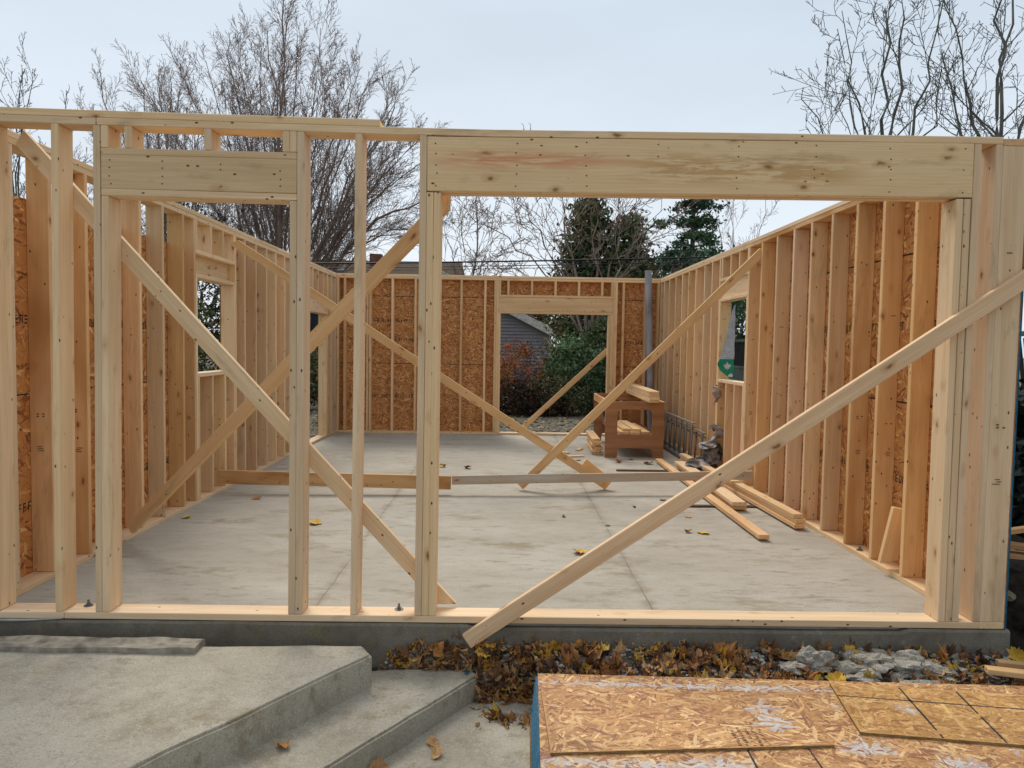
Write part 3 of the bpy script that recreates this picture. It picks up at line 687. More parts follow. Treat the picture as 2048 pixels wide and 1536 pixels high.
# grey tube standing in the corner
def tube_mesh(bm, p0, p1, r0_, r1_, n=12, cap=True):
    p0 = Vector(p0); p1 = Vector(p1); d = (p1-p0).normalized(); a = d.orthogonal().normalized(); b = d.cross(a)
    A_ = [bm.verts.new(p0+(a*math.cos(2*math.pi*i/n)+b*math.sin(2*math.pi*i/n))*r0_) for i in range(n)]
    B_ = [bm.verts.new(p1+(a*math.cos(2*math.pi*i/n)+b*math.sin(2*math.pi*i/n))*r1_) for i in range(n)]
    for i in range(n):
        f = bm.faces.new((A_[i], A_[(i+1) % n], B_[(i+1) % n], B_[i])); f.smooth = True
    if cap: bm.faces.new(A_[::-1]); bm.faces.new(B_)
def bm_obj(name, bm, mat, parent=None):
    bmesh.ops.recalc_face_normals(bm, faces=bm.faces)
    me = bpy.data.meshes.new(name); bm.to_mesh(me); bm.free(); me.materials.append(mat); return link(name, me, parent)
bm = bmesh.new(); p0 = Vector((5.62, 8.4, 0)); p1 = Vector((5.502, 8.42, 2.885))
tube_mesh(bm, p0, p1, .06, .058, 20, False); tube_mesh(bm, p0, p1, .052, .050, 20, False)
for q in range(1, 8):
    pp = p0.lerp(p1, q/8); tube_mesh(bm, pp, pp+(p1-p0).normalized()*.006, .0612, .0612, 20, False)
k = NB('grey_tube', .75, .3); v = k.scl(k.obj(), (3, 3, 1)); k.col(k.mix(k.mr(k.noise(v, 2.5, 6), .35, .65), lin((128, 130, 138)), lin((168, 170, 176))))
tag(bm_obj('cardboard_tube', bm, k.m), 'tall mottled grey tube leaning in the back right corner', 'tube')

# ladder lying on its side
lad = thing('ladder', 'grey metal ladder on its side against the right wall', 'ladder', (5.65, 6.8, 0))
for sx, y0, zt_ in ((0, 5.50, .545), (.085, 5.30, .44)):
    for q, (x, z) in enumerate(((5.575+sx, .035), (5.59+sx, zt_))):
        for dz in (-.028, .028): board('ladder_rail', lad, (x, y0, z+dz), (x, y0+2.7, z+dz), .012, .045, (0, 0, 1), mat=M_ALU, bev=.001, crown=False)
    for i in range(9):
        y = y0+.12+i*.3; bm = bmesh.new(); tube_mesh(bm, (5.575+sx, y, .04), (5.59+sx, y, zt_), .014, .014, 8)
        o = bm_obj('rung', bm, M_ALU, lad); place(o, Matrix.Identity(4))

# crumpled plastic sheet hanging down the wall to the floor
def crumple(name, pts, widths, mat, seed, n=26, m=14, amp=.05, parent=None):
    vs, fs = [], []
    for i in range(n+1):
        t = i/n*(len(pts)-1); k0 = min(int(t), len(pts)-2); f = t-k0
        c = Vector(pts[k0]).lerp(Vector(pts[k0+1]), f); w = widths[k0]*(1-f)+widths[k0+1]*f
        for j in range(m+1):
            a = j/m*math.pi*1.5
            p = c+Vector((-math.cos(a)*w*.5, -math.sin(a)*w*.45, 0))
            q = p*9+Vector((seed, seed, 0)); q2 = p*24
            off = Vector((mnoise.noise(q), mnoise.noise(q+Vector((7, 0, 0))), mnoise.noise(q+Vector((0, 7, 0)))))*amp+Vector((mnoise.noise(q2), mnoise.noise(q2+Vector((7, 0, 0))), 0))*amp*.5
            vs.append(p+off)
    for i in range(n):
        for j in range(m): fs.append((i*(m+1)+j, i*(m+1)+j+1, (i+1)*(m+1)+j+1, (i+1)*(m+1)+j))
    return link(name, make_mesh(name, vs, fs, [mat]), parent)
k = NB('grey_plastic_film', .6, .25); v = k.obj(); k.col(k.mix(k.mr(k.noise(v, 7, 5), .4, .6), lin((70, 72, 70)), lin((158, 148, 144)))); M_FILM = k.m
tag(crumple('plastic_sheet', [(5.74, 4.97, .64), (5.70, 4.97, .55), (5.74, 4.97, .47), (5.60, 4.96, .38), (5.70, 4.95, .28), (5.66, 4.95, .22), (5.54, 4.93, .12), (5.64, 4.92, .06), (5.66, 4.9, .01)], [.02, .13, .06, .24, .15, .2, .36, .24, .3], M_FILM, 3, n=60, m=22, amp=.085), 'crumpled grey plastic film in a heap under the right window', 'plastic sheet')
tag(crumple('plastic_scrap', [(5.74, 4.97, 1.12), (5.70, 4.97, 1.03), (5.72, 4.97, .97), (5.74, 4.97, .9)], [.02, .10, .09, .02], M_FILM, 8, n=20, m=12, amp=.05), 'small dark plastic scrap hanging just below the right window sill', 'plastic scrap')
# house-wrap flap in the right window: grey above, green band with a white maple leaf
wrap = thing('house_wrap', 'torn grey and green house wrap flap with a white maple leaf in the right window', 'house wrap', (5.89, 4.5, 1.2))
M_WG = simple('grey_wrap', lin((172, 176, 184)), .6, nsc=30, amp=.2); M_GR = simple('green_wrap', lin((22, 132, 102)), .55, nsc=20, amp=.15); M_WW = simple('white_print', lin((205, 210, 212)), .6)
# in the window the flap hangs in a plane across the opening from the outer far corner
def wrap_pt(px, pz): return Vector((5.715+px, 4.94-px*.15+.01*math.sin(pz*30+px*20), pz))
def wrap_poly(name, pts, mat, dy=0.):
    n = 10; vs = []; fs = []
    # strip between left and right edges
    for i in range(n+1):
        t = i/n
        for e in (0, 1):
            P = pts[e]; s = t*(len(P)-1); k0 = min(int(s), len(P)-2); f = s-k0
            a = P[k0]; b = P[k0+1]; q = wrap_pt(a[0]+(b[0]-a[0])*f, a[1]+(b[1]-a[1])*f); q.y += dy; vs.append(q)
    fs = [(2*i, 2*i+1, 2*i+3, 2*i+2) for i in range(n)]
    o = link(name, make_mesh(name, vs, fs, [mat]), wrap); place(o, Matrix.Identity(4)); return o
wrap_poly('grey_sheet', ([(.16, 2.10), (.12, 1.95), (.09, 1.75), (.03, 1.50), (.01, 1.44)], [(.178, 2.11), (.182, 1.9), (.182, 1.7), (.182, 1.5), (.182, 1.44)]), M_WG)
gsh = wrap_poly('green_band', ([(.01, 1.44), (-.02, 1.38), (.02, 1.30), (.08, 1.25), (.14, 1.20)], [(.182, 1.44), (.182, 1.40), (.18, 1.3), (.18, 1.25), (.17, 1.195)]), M_GR)
ML = [(0, -.5), (.04, -.2), (.28, -.26), (.22, -.14), (.46, .08), (.38, .12), (.42, .28), (.26, .24), (.2, .3), (.1, .18), (.14, .46), (.06, .42), (0, .56)]
ML = ML+[(-x, y) for x, y in ML[-2:0:-1]]
vs = [wrap_pt(.10+x*.10, 1.345+y*.115)+Vector((0, -.006, 0)) for x, y in ML]; vs.append(wrap_pt(.10, 1.345)+Vector((0, -.006, 0)))
n = len(ML); o = link('maple_leaf_emblem', make_mesh('maple_leaf_emblem', vs, [(i, (i+1) % n, n) for i in range(n)], [M_WW]), gsh); place(o, Matrix.Identity(4))
o = link('printed_patch', make_mesh('printed_patch', [wrap_pt(a, b)+Vector((0, -.005, 0)) for a, b in ((.11, 1.225), (.17, 1.22), (.17, 1.255), (.14, 1.265))], [(0, 1, 2, 3)], [M_WW]), gsh); place(o, Matrix.Identity(4))

# ------------------------------------------------------------------ OSB stack in the foreground
ang = R(-1.95); SX = Vector((math.cos(ang), math.sin(ang), 0)); SY = Vector((-math.sin(ang), math.cos(ang), 0))
O0 = Vector((3.245, -.399, 0))    # back-left corner
NSH = 19; ST = .0146; base = -.378
PAL_F = [(212, 168, 114), (194, 146, 96), (178, 130, 84), (226, 188, 136), (148, 102, 72), (200, 154, 102), (186, 138, 90), (158, 108, 82), (216, 174, 120), (190, 142, 94), (168, 124, 88)]
ztop = -.1
blue_strip_m = []
def sheet_basis(rot=0.):
    a = ang+rot; return Vector((math.cos(a), math.sin(a), 0)), Vector((-math.sin(a), math.cos(a), 0))
for i in range(NSH):
    zt = ztop-(NSH-1-i)*ST
    jx = rnd.uniform(-.004, .004); jy = rnd.uniform(-.004, .004)
    if i < NSH-1:
        bm = bmesh.new(); bmesh.ops.create_cube(bm, size=1)
        for v in bm.verts: v.co = Vector((v.co.x*2.44, v.co.y*1.22, v.co.z*.0135))
        me = bpy.data.meshes.new('osb_sheet'); bm.to_mesh(me); bm.free(); me.materials.append(M_BLUE if i > 3 else M_OSBE)
        o = link('osb_sheet', me); c = O0+SX*(1.22+jx-.0016*(18-i)-(.008 if i < 18 else 0))-SY*(.61-jy); o.location = (c.x, c.y, zt-.0073); o.rotation_euler = (0, 0, ang)
        tag(o, 'blue-edged wood sheet inside the foreground stack' if i > 3 else 'bare-edged wood sheet low in the foreground stack', 'wood sheet', 'sheets stacked in the foreground')
    else:
        o_ = O0-SY*1.22
        gl = []
        ln = [(.86, 0, .86, .72, .008), (1.12, 0, 1.12, .72, .008)]
        o = flake_panel('osb_sheet', None, (o_.x, o_.y, zt), SX, SY, 2.44, 1.22, .0135, 15000, (.085, .013), PAL_F, 5, frost=.75, spots=((.30, .43, .34, .03), (.72, .46, .12, .04), (1.36, .60, .10, .05), (1.70, .40, .10, .16), (1.9, .95, .5, .02), (.9, 1.12, .8, .02)), edge=M_BLUE, lines=ln+[(1.64, .56, 1.60, .0, .004), (1.62, .38, 2.4, .34, .004)])
        tag(o, 'frost-flecked top full sheet of the foreground stack', 'wood sheet', 'sheets stacked in the foreground')
zt2 = ztop+ST
# P1: narrow strip sheet lying at left
def loose(label, pts, seed, z, lines=(), text=None, frost=.3, nfl=3000, rot=0, pal=PAL_F, spots=()):
    xs_ = [p[0] for p in pts]; ys_ = [p[1] for p in pts]; ox, oy = min(xs_), min(ys_)
    w, h = max(xs_)-ox, max(ys_)-oy
    o = flake_panel('osb_offcut', None, (ox, oy, z), (1, 0, 0), (0, 1, 0), w, h, .0125, int(nfl*1.6), (.095, .015), pal, seed, frost=frost, spots=spots, outline=[(p[0]-ox, p[1]-oy) for p in pts], lines=[(a-ox, b-oy, c-ox, d-oy, e) for a, b, c, d, e in lines], text=[(a-ox, b-oy, c, d) for a, b, c, d in (text or [])])
    return tag(o, label, 'wood sheet', 'cut sheets lying on the stack')
def osb_text(x0, y0, rr):
    """five short rows of mill print, read along the sheet, each row running away from the viewer"""
    out = []
    for rI in range(5):
        x = x0+rI*.030; y = y0
        while y < y0+.15-rI*.004:
            hh = rr.uniform(.008, .02); 
            if rr.random() < .85:
                out.append((x, y, .013, .0035)); out.append((x+(.0095 if rr.random() < .5 else 0), y, .0035, hh*.7))
                if rr.random() < .5: out.append((x, y+hh*.5, .013, .003))
            y += hh+.002
    return out
rt = random.Random(4)
loose('cut sheet with printed stamp lying on the left of the stack', [(3.262, -1.138), (4.455, -1.062), (4.487, -.62), (3.250, -.575)], 6, ztop+.0135, text=osb_text(4.05, -1.075, rt)+[(4.03, -.905, .16, .004)], frost=1.1, spots=((1.0, .36, .05, .06), (1.02, .25, .06, .05)), nfl=3600)
loose('cut sheet with black grid lines lying on the right of the stack', [(4.615, -.957), (5.95, -1.145), (6.05, -.66), (4.69, -.495)], 7, ztop+.0135, lines=[(4.665, -.63, 6.03, -.825, .009), (5.01, -.545, 4.95, -1.0, .010), (5.27, -.58, 5.20, -1.035, .010), (5.63, -.62, 5.56, -1.08, .010)], frost=.5, nfl=3800, pal=[(204, 160, 100), (192, 146, 86), (176, 130, 76), (212, 172, 114), (160, 112, 68), (184, 138, 84)])

# ------------------------------------------------------------------ leaves
LEAF_OUT = [(0, -.44), (.04, -.26), (.28, -.34), (.30, -.18), (.5, -.02), (.40, .08), (.44, .26), (.32, .24), (.28, .36), (.18, .30), (.14, .44), (.07, .42), (0, .54)]
LEAF_OUT = LEAF_OUT+[(-x, y) for x, y in LEAF_OUT[-2:0:-1]]
def leaf_geo(rr, size, curl):
    cs = rr.uniform(.6, 1.6)*curl; a = rr.uniform(0, 6.28); ax, ay = math.cos(a), math.sin(a)
    def f(x, y):
        d = x*ax+y*ay; e = -x*ay+y*ax
        z = cs*(d*d*1.3)+cs*.5*math.sin(e*7)*.12+cs*.6*e*e*(1 if e > 0 else .2)+cs*.22*mnoise.noise(Vector((x*5+a*9, y*5, a*3)))
        return (x*size*(1-.25*cs*abs(d)), y*size*(1-.15*cs), z*size)
    vs = [f(x*rr.uniform(.85, 1.1), y*rr.uniform(.85, 1.1)) for x, y in LEAF_OUT]; n = len(vs)
    inn = [f(x*.5, y*.5) for x, y in LEAF_OUT]; c = f(0, 0)
    V = vs+inn+[c]; F = [(i, (i+1) % n, n+(i+1) % n, n+i) for i in range(n)]+[(n+i, n+(i+1) % n, 2*n) for i in range(n)]
    return V, F
LCOL = [lin(c)[:3] for c in ((214, 172, 70), (190, 136, 76), (166, 116, 70), (136, 94, 62), (200, 158, 108), (104, 76, 56), (220, 188, 92), (84, 66, 52), (178, 136, 94), (124, 92, 66))]
def leaf_obj(x, y, z, size, ci, label, seed, curl=1., tilt=(0, 0), grp='single fallen leaves'):
    rr = random.Random(seed); V, F = leaf_geo(rr, size, curl); mz = min(v[2] for v in V)
    V = [(a, b, c-mz) for a, b, c in V]; c = LCOL[ci]
    o = link('fallen_leaf', make_mesh('fallen_leaf', V, F, [M_LEAF], [tuple(v*rr.uniform(.85, 1.1) for v in c) for _ in F], smooth=True))
    o.location = (x, y, z+.001); o.rotation_euler = (tilt[0], tilt[1], rr.uniform(0, 6.28))
    return tag(o, label, 'leaf', grp)
for i, (x, y, s, ci, lb) in enumerate([
    (1.44, 2.19, .15, 0, 'yellow leaf on the slab left of the lone stud'), (3.65, 1.40, .15, 0, 'yellow leaf on the slab under the long front brace'),
    (4.755, 2.04, .13, 0, 'yellow leaf on the slab left of the planks'), (4.64, 2.06, .08, 3, 'small brown leaf beside the yellow one left of the planks'),
    (2.29, 5.2, .12, 0, 'yellow leaf beyond the floor planks near the garage post'), (2.62, 5.11, .12, 3, 'brown leaf beyond the floor planks'),
    (.62, 3.15, .11, 2, 'curled brown leaf in front of the brown plank'), (4.78, 2.62, .08, 4, 'tan leaf between the grey plank and the single plank'),
    (4.7, 3.35, .09, 3, 'brown leaf just below the silvery plank'), (.28, 2.35, .10, 6, 'pale yellow leaf by the left bottom plate'),
    (4.62, 5.75, .13, 2, 'brown leaf left of two in front of the workbench'), (5.02, 5.65, .15, 3, 'large brown leaf right of two before the workbench'), (4.85, 6.0, .09, 2, 'small brown leaf against the workbench foot'),
    (4.1, 5.9, .10, 4, 'tan leaf left of the workbench'), (3.98, 1.3+.95, .05, 5, 'small dark leaf near the right saw cut'), (3.62, 2.55, .05, 5, 'tiny dark leaf in the middle of the slab'),
    (4.35, 3.0, .05, 7, 'tiny dark leaf below the wood block'), (.45, 4.0, .13, 7, 'dark leaf beyond the brown plank by the left wall')]):
    leaf_obj(x, y, 0, s, ci, lb, 100+i, .5)
leaf_obj(2.09, -.83, -.25, .085, 1, 'curled orange leaf on the lower step', 200, 1.3)
leaf_obj(2.73, -.57, -.378, .085, 8, 'mottled brown leaf on the walk nearest the lower step', 201, 1.1)
leaf_obj(2.765, -.67, -.378, .085, 4, 'tan crumpled leaf on the walk below the mottled one', 205, 1.1)
leaf_obj(2.50, -.78, -.378, .11, 8, 'brown leaf leaning on the lower step riser', 203, .8, tilt=(1.0, .3))
leaf_obj(2.74, -.045, -.15, .13, 1, 'big orange-brown leaf leaning on the foundation by the front brace', 204, .9, tilt=(1.2, 0))

# litter bed between the foundation and the sheet stack: soil bank, gravel and leaves
def bank(x, y):
    if x < 2.93: dep = .035
    elif x < 3.25: dep = .13+.02*math.sin(x*9)
    else: dep = .55
    zt = -.13 if x < 4.3 else -.135-.01*(x-4.3)
    if x < 2.6: zt -= (2.6-x)*.25
    t = min(1, max(0, -y/dep)); return zt-(t**1.3)*(.27 if x < 3.25 else .20)+.016*mnoise.noise(Vector((x*7, y*7, 0)))+.008*mnoise.noise(Vector((x*25, y*25, 0)))
vs, fs, fc = [], [], []
gx = [2.25+.03*i for i in range(160)]; gy = [.02-.03*j for j in range(24)]
SOIL = [lin(c)[:3] for c in ((74, 62, 50), (92, 80, 66), (60, 50, 42), (120, 112, 100))]
rl = random.Random(17)
for y in gy:
    for x in gx: vs.append((x, y, bank(x, y)))
for j in range(len(gy)-1):
    for i in range(len(gx)-1):
        a = j*len(gx)+i; fs.append((a, a+len(gx), a+len(gx)+1, a+1)); fc.append(rl.choice(SOIL))
tag(link('soil_bank', make_mesh('soil_bank', vs, fs, [M_LEAF], fc, smooth=True)), kind='structure')
vs, fs, fc = [], [], []
GR = [lin(c)[:3] for c in ((150, 144, 134), (112, 104, 96), (176, 172, 164), (88, 78, 70), (136, 120, 104))]
def add_geo(V, F, c, mat, jit=.15):
    s = len(vs)
    for v in V: vs.append(tuple(mat @ Vector(v)))
    for f in F:
        fs.append(tuple(s+q for q in f)); q = rl.uniform(1-jit, 1+jit); fc.append(tuple(v*q for v in c))
def pebble(r):
    bm = bmesh.new(); bmesh.ops.create_icosphere(bm, subdivisions=1, radius=r)
    V = [v.co*rl.uniform(.7, 1.2) for v in bm.verts]; F = [tuple(v.index for v in f.verts) for f in bm.faces]; bm.free()
    return [(a.x, a.y, a.z*.6) for a in V], F
for i in range(4200):
    if i < 3400: x = rl.uniform(2.42, 6.1); y = -rl.random()**1.1*.5
    else: x = rl.uniform(2.42, 3.3); y = -rl.random()*.17
    if x < 2.93: y *= .12
    if x > 3.28 and y < -.52: continue
    V, F = pebble(rl.choice((.006, .009, .012, .018)))
    add_geo(V, F, rl.choice(GR), Matrix.Translation((x, y, bank(x, y)+.004)) @ Matrix.Rotation(rl.uniform(0, 6), 4, 'Z'))
for i in range(1150):
    if i < 560:
        x = 2.5+(rl.betavariate(1.5, 1.7))*2.4 if rl.random() < .75 else rl.uniform(2.5, 6.1); y = -rl.random()**.9*.42
    elif i < 760: x = rl.uniform(2.95, 3.30); y = -rl.random()*.16
    else: x = rl.uniform(2.42, 6.1); y = -rl.random()*.4
    if i % 5 == 0: x = rl.uniform(2.42, 2.95); y = -rl.random()*.15
    if x < 2.93: y *= .25
    V, F = leaf_geo(rl, rl.choice((rl.uniform(.03, .06), rl.uniform(.06, .125))), 1.3)
    c = rl.choices(LCOL, (9, 18, 20, 14, 20, 8, 5, 7, 20, 12))[0]
    add_geo(V, F, c, Matrix.Translation((x, y, bank(x, y)+.006+rl.random()*.022)) @ Matrix.Rotation(rl.uniform(0, 6.3), 4, 'Z') @ Matrix.Rotation(rl.gauss(0, .42), 4, 'X') @ Matrix.Rotation(rl.gauss(0, .42), 4, 'Y'))
tag(link('leaf_litter', make_mesh('leaf_litter', vs, fs, [M_LEAF], fc)), 'brown and yellow leaf litter with gravel along the foundation', 'leaf litter', kind='stuff')
# leaves and crumbs over the back yard
vs, fs, fc = [], [], []
for i in range(1500):
    x = rl.uniform(-3, 9); y = rl.uniform(9.0, 14)
    V, F = leaf_geo(rl, rl.uniform(.05, .1), .6) if rl.random() < .4 else pebble(rl.choice((.02, .03, .05)))
    add_geo(V, F, rl.choice(LCOL if len(V) > 20 else GR), Matrix.Translation((x, y, ground_h(x, y)+.01)) @ Matrix.Rotation(rl.uniform(0, 6.3), 4, 'Z'))
tag(link('yard_litter', make_mesh('yard_litter', vs, fs, [M_LEAF], fc)), 'scattered leaves and pale stones on the ground behind the back wall', 'leaf litter', kind='stuff')
# prominent leaves in the strip
for i, (x, y, s, ci, lb) in enumerate([(3.33, -.10, .11, 0, 'upright yellow leaf on the litter left of the sheet stack'), (3.15, -.09, .10, 6, 'bright yellow leaf at the top of the bank left of the stack'), (3.50, -.05, .12, 1, 'tall orange leaf against the foundation near the stack corner'),
    (4.30, -.04, .12, 2, 'reddish brown leaf upright against the middle of the foundation'), (4.62, -.10, .09, 0, 'clean yellow leaf at the left of the mortar rubble'), (5.02, -.03, .09, 0, 'yellow leaf resting on top of the mortar rubble'), (4.85, -.25, .13, 0, 'mustard leaf by the back edge of the stack'), (5.95, -.06, .12, 0, 'yellow leaf beyond the right end of the foundation')]):
    leaf_obj(x, y, bank(x, y)+.02, s, ci, lb, 300+i, .9, tilt=(rl.uniform(.3, 1.0), rl.uniform(-.4, .4)), grp='bright leaves on the litter')
# mortar rubble
for i in range(26):
    x = rl.gauss(5.15, .4); y = -abs(rl.gauss(.1, .1))-.02; sz = rl.uniform(.018, .05)
    o = lumpy('mortar_crumb', (x, y, bank(x, y)+.01), (sz*1.4, sz, sz*.7), M_MORTAR, i+60, sub=2, amp=.5); tag(o, 'small grey mortar crumb among the rubble behind the sheet stack', 'rubble', 'mortar crumbs')
for i, (x, y, s, lb) in enumerate([(4.78, -.12, (.10, .06, .075), 'tall pale mortar lump at the left end of the rubble'), (5.08, -.12, (.14, .09, .055), 'broad pale mortar lump in the middle of the rubble'), (5.30, -.11, (.15, .085, .06), 'largest pale mortar lump near the right end of the foundation'),
    (5.48, -.17, (.11, .07, .035), 'flat mortar lump at the right of the rubble'), (4.98, -.24, (.08, .05, .03), 'small mortar lump in front of the broad one'), (5.28, -.27, (.12, .05, .03), 'low mortar slab in front of the largest lump'), (4.64, -.16, (.07, .05, .035), 'small mortar lump at the far left of the rubble'), (2.62, -.07, (.10, .05, .04), 'pale mortar lump between the two steps and the foundation')]):
    o = lumpy('mortar_lump', (x, y, bank(x, y)+.008), s, M_MORTAR, i+3, sub=4, amp=.5); o.rotation_euler = (0, 0, rl.uniform(-.3, .3)); tag(o, lb, 'rubble', 'mortar rubble')
# timber scraps and rubble beyond the right corner
for i, (a, b, w, lb) in enumerate([((6.02, .55, .37), (6.9, .15, .34), .09, 'upper weathered timber scrap beyond the right corner'), ((6.05, .48, .31), (6.9, .3, .29), .12, 'lower weathered timber scrap beyond the right corner'), ((6.10, .42, .44), (6.7, .62, .46), .05, 'small weathered timber scrap on top of the others'), ((5.72, -.22, -.10), (6.3, -.34, -.11), .05, 'grey stick lying behind the right end of the stack'), ((5.62, -.28, -.11), (5.9, -.36, -.11), .06, 'orange wood scrap behind the right end of the stack')]):
    tag(board('timber_scrap', None, a, b, w, .03, (0, 1, 0), tint=(.62, .54, .44) if i < 4 else (1, .8, .55), stain=.5), lb, 'timber scrap', 'timber scraps by the right corner')
for i in range(16):
    x = rl.uniform(6.05, 6.9); y = rl.uniform(-.25, 1.2); hgt = -.14+.36*max(0, min(1, (y+.2)/.8)); s = rl.uniform(.05, .13)
    o = lumpy('rubble_stone', (x, y, hgt-.03), (s, s*.8, s*.7), M_FOUND, i+20, sub=2, amp=.4)
    tag(o, 'dark grey stone in the heap beyond the right corner', 'stone', 'stones heaped beyond the right corner')
lumpy_h = lumpy('soil_heap', (6.7, .7, -.35), (.75, .95, .62), simple('dark_soil', lin((44, 42, 38)), .95, .1, nsc=18, amp=.5, bump=.8), 77, sub=4, amp=.25)
tag(lumpy_h, 'dark soil heap beyond the right corner under the timber scraps', 'soil heap')

# ------------------------------------------------------------------ houses, fence, cables
def siding(name, c):
    k = NB(name, .6, .3); v = k.obj(); sp = k.n('ShaderNodeSeparateXYZ'); k.l(v, sp.inputs[0])
    fr = k.math('FRACT', k.math('MULTIPLY', sp.outputs[2], 8.))
    cc = k.mix(k.mr(k.noise(v, 3, 4), .3, .7), c, tuple(x*1.15 for x in c[:3])+(1,))
    k.col(cc); k.bump(fr, 1., .02); return k.m
def roofmat(name, c):
    k = NB(name, .9, .1); v = k.obj(); n = k.n('ShaderNodeTexBrick'); k.l(v, n.inputs[0]); n.inputs['Scale'].default_value = 4
    n.inputs['Color1'].default_value = c; n.inputs['Color2'].default_value = tuple(x*.6 for x in c[:3])+(1,); n.inputs['Mortar'].default_value = tuple(x*.4 for x in c[:3])+(1,)
    k.col(k.mix(k.mr(k.noise(v, 12, 4), .3, .7, 0, .5), n.outputs[0], lin((120, 104, 84)))); return k.m
def bx(name, parent, a, b, mat):
    bm = bmesh.new(); bmesh.ops.create_cube(bm, size=1); a = Vector(a); b = Vector(b)
    for v in bm.verts: v.co = Vector(((a.x+b.x)/2+v.co.x*(b.x-a.x), (a.y+b.y)/2+v.co.y*(b.y-a.y), (a.z+b.z)/2+v.co.z*(b.z-a.z)))
    o = bm_obj(name, bm, mat, parent); 
    if parent: place(o, Matrix.Identity(4))
    return o
def lap_wall(name, parent, P, z0, z1f, mat, nrm, step=.16):
    """lap siding: strips between P[0] and P[1] (plan), top following z1f(t)"""
    a, b = Vector((*P[0], 0)), Vector((*P[1], 0)); vs, fs = [], []; z = z0; nn = Vector(nrm)
    zmax = max(z1f(q/40) for q in range(41))
    while z < zmax:
        ts = [q/40 for q in range(41) if z1f(q/40) > z]
        if len(ts) < 2: break
        t0, t1 = ts[0], ts[-1]
        s = len(vs); p, q = a.lerp(b, t0), a.lerp(b, t1)
        ztop_ = z+step
        vs += [p+nn*.06+Vector((0, 0, z)), q+nn*.06+Vector((0, 0, z)), q+nn*.004+Vector((0, 0, ztop_)), p+nn*.004+Vector((0, 0, ztop_)), p+Vector((0, 0, z)), q+Vector((0, 0, z))]
        fs += [(s, s+1, s+2, s+3), (s+4, s+5, s+1, s)]
        z += step
    o = link(name, make_mesh(name, vs, fs, [mat]), parent); place(o, Matrix.Identity(4)); return o
gg = thing('garage', 'grey sided garage with a pale gable trim beyond the back doorway', 'garage', (1.5, 31, -.1))
M_SID = simple('grey_siding', lin((142, 138, 142)), .6, nsc=2, amp=.08); M_TRM = simple('pale_trim', lin((205, 200, 190)), .6)
M_RF = roofmat('dark_shingles', lin((92, 74, 60)))
gx1, ez = 5.30, 2.28; gpk = -.2
prof = lambda t: ez+.5*((gx1-gpk)-abs((gpk-5.5+t*11)-gpk)) if True else 0
lap_wall('gable_wall', gg, ((gpk-5.5, 31), (gx1, 31)), -.1, lambda t: ez+.5*max(0, (gx1-gpk)-abs(-5.5+t*(gx1-gpk+5.5))), M_SID, (0, -1, 0))
bx('side_wall', gg, (gx1-.1, 31.02, -.2), (gx1-.005, 38, ez), M_SID); bx('corner_trim', gg, (gx1-.06, 30.93, -.1), (gx1+.05, 31.03, ez), M_TRM)
for s_ in (1, -1):
    vsr = []
    e0 = Vector((gpk, 30.7, ez+.5*(gx1-gpk)+.08)); e1 = Vector((gpk+s_*(gx1-gpk+.35), 30.7, ez-.175+.08)); bk = Vector((0, 8, 0)); up = Vector((0, 0, .12))
    vsr = [e0, e1, e1+bk, e0+bk]; vsr += [p+up for p in vsr]
    o = link('roof_slope', make_mesh('roof_slope', vsr, [(0, 1, 2, 3), (4, 7, 6, 5), (0, 4, 5, 1), (1, 5, 6, 2), (2, 6, 7, 3), (3, 7, 4, 0)], [M_RF]), gg); place(o, Matrix.Identity(4))
    f0, f1 = e0+Vector((0, -.03, -.26)), e1+Vector((0, -.03, -.26)); uu = Vector((0, 0, .39)); bb = Vector((0, .03-.002, 0))
    vf = [f0, f1, f1+uu, f0+uu]; vf += [p+bb for p in vf]
    o = link('rake_trim', make_mesh('rake_trim', vf, [(0, 1, 2, 3), (4, 7, 6, 5), (0, 4, 5, 1), (1, 5, 6, 2), (2, 6, 7, 3), (3, 7, 4, 0)], [M_TRM]), gg); place(o, Matrix.Identity(4))
# brown roofed house far behind at left
hh = thing('house', 'far bungalow with a long brown shingle roof and brick chimney', 'house', (-4, 46, -.1))
M_BRK = simple('brown_brick', lin((116, 76, 62)), .9, nsc=9, amp=.3)
def s46(px): return 3.045+(px-3.045)*(54/34)
hx0, hx1 = s46(-6.6), s46(.97)
rz0, rz1 = 1.556+(4.2-1.556)*54/34, 1.556+(5.72-1.556)*54/34
bx('wall', hh, (hx0, 50, -.2), (hx1, 60, rz0), simple('cream_wall', lin((150, 140, 122)), .8))
vsr = [Vector(p) for p in ((hx0-.5, 49.3, rz0-.2), (hx1+.3, 49.3, rz0-.2), (hx1-.1, 54, rz1), (hx0+.3, 54, rz1), (hx0-.5, 60.6, rz0-.2), (hx1+.3, 60.6, rz0-.2))]
o = link('roof', make_mesh('roof', vsr, [(0, 1, 2, 3), (3, 2, 5, 4), (0, 3, 4), (1, 5, 2), (0, 4, 5, 1)], [roofmat('brown_shingles', lin((96, 80, 66)))]), hh); place(o, Matrix.Identity(4))
xch = s46(-3.34); o = bx('chimney', hh, (xch-.45, 53.2, rz0), (xch+.45, 54.2, rz1+.45), M_BRK); bx('roof_vent', hh, (s46(-5.1), 52.2, rz1-1.0), (s46(-5.1)+.55, 52.7, rz1-.12), M_TRM)
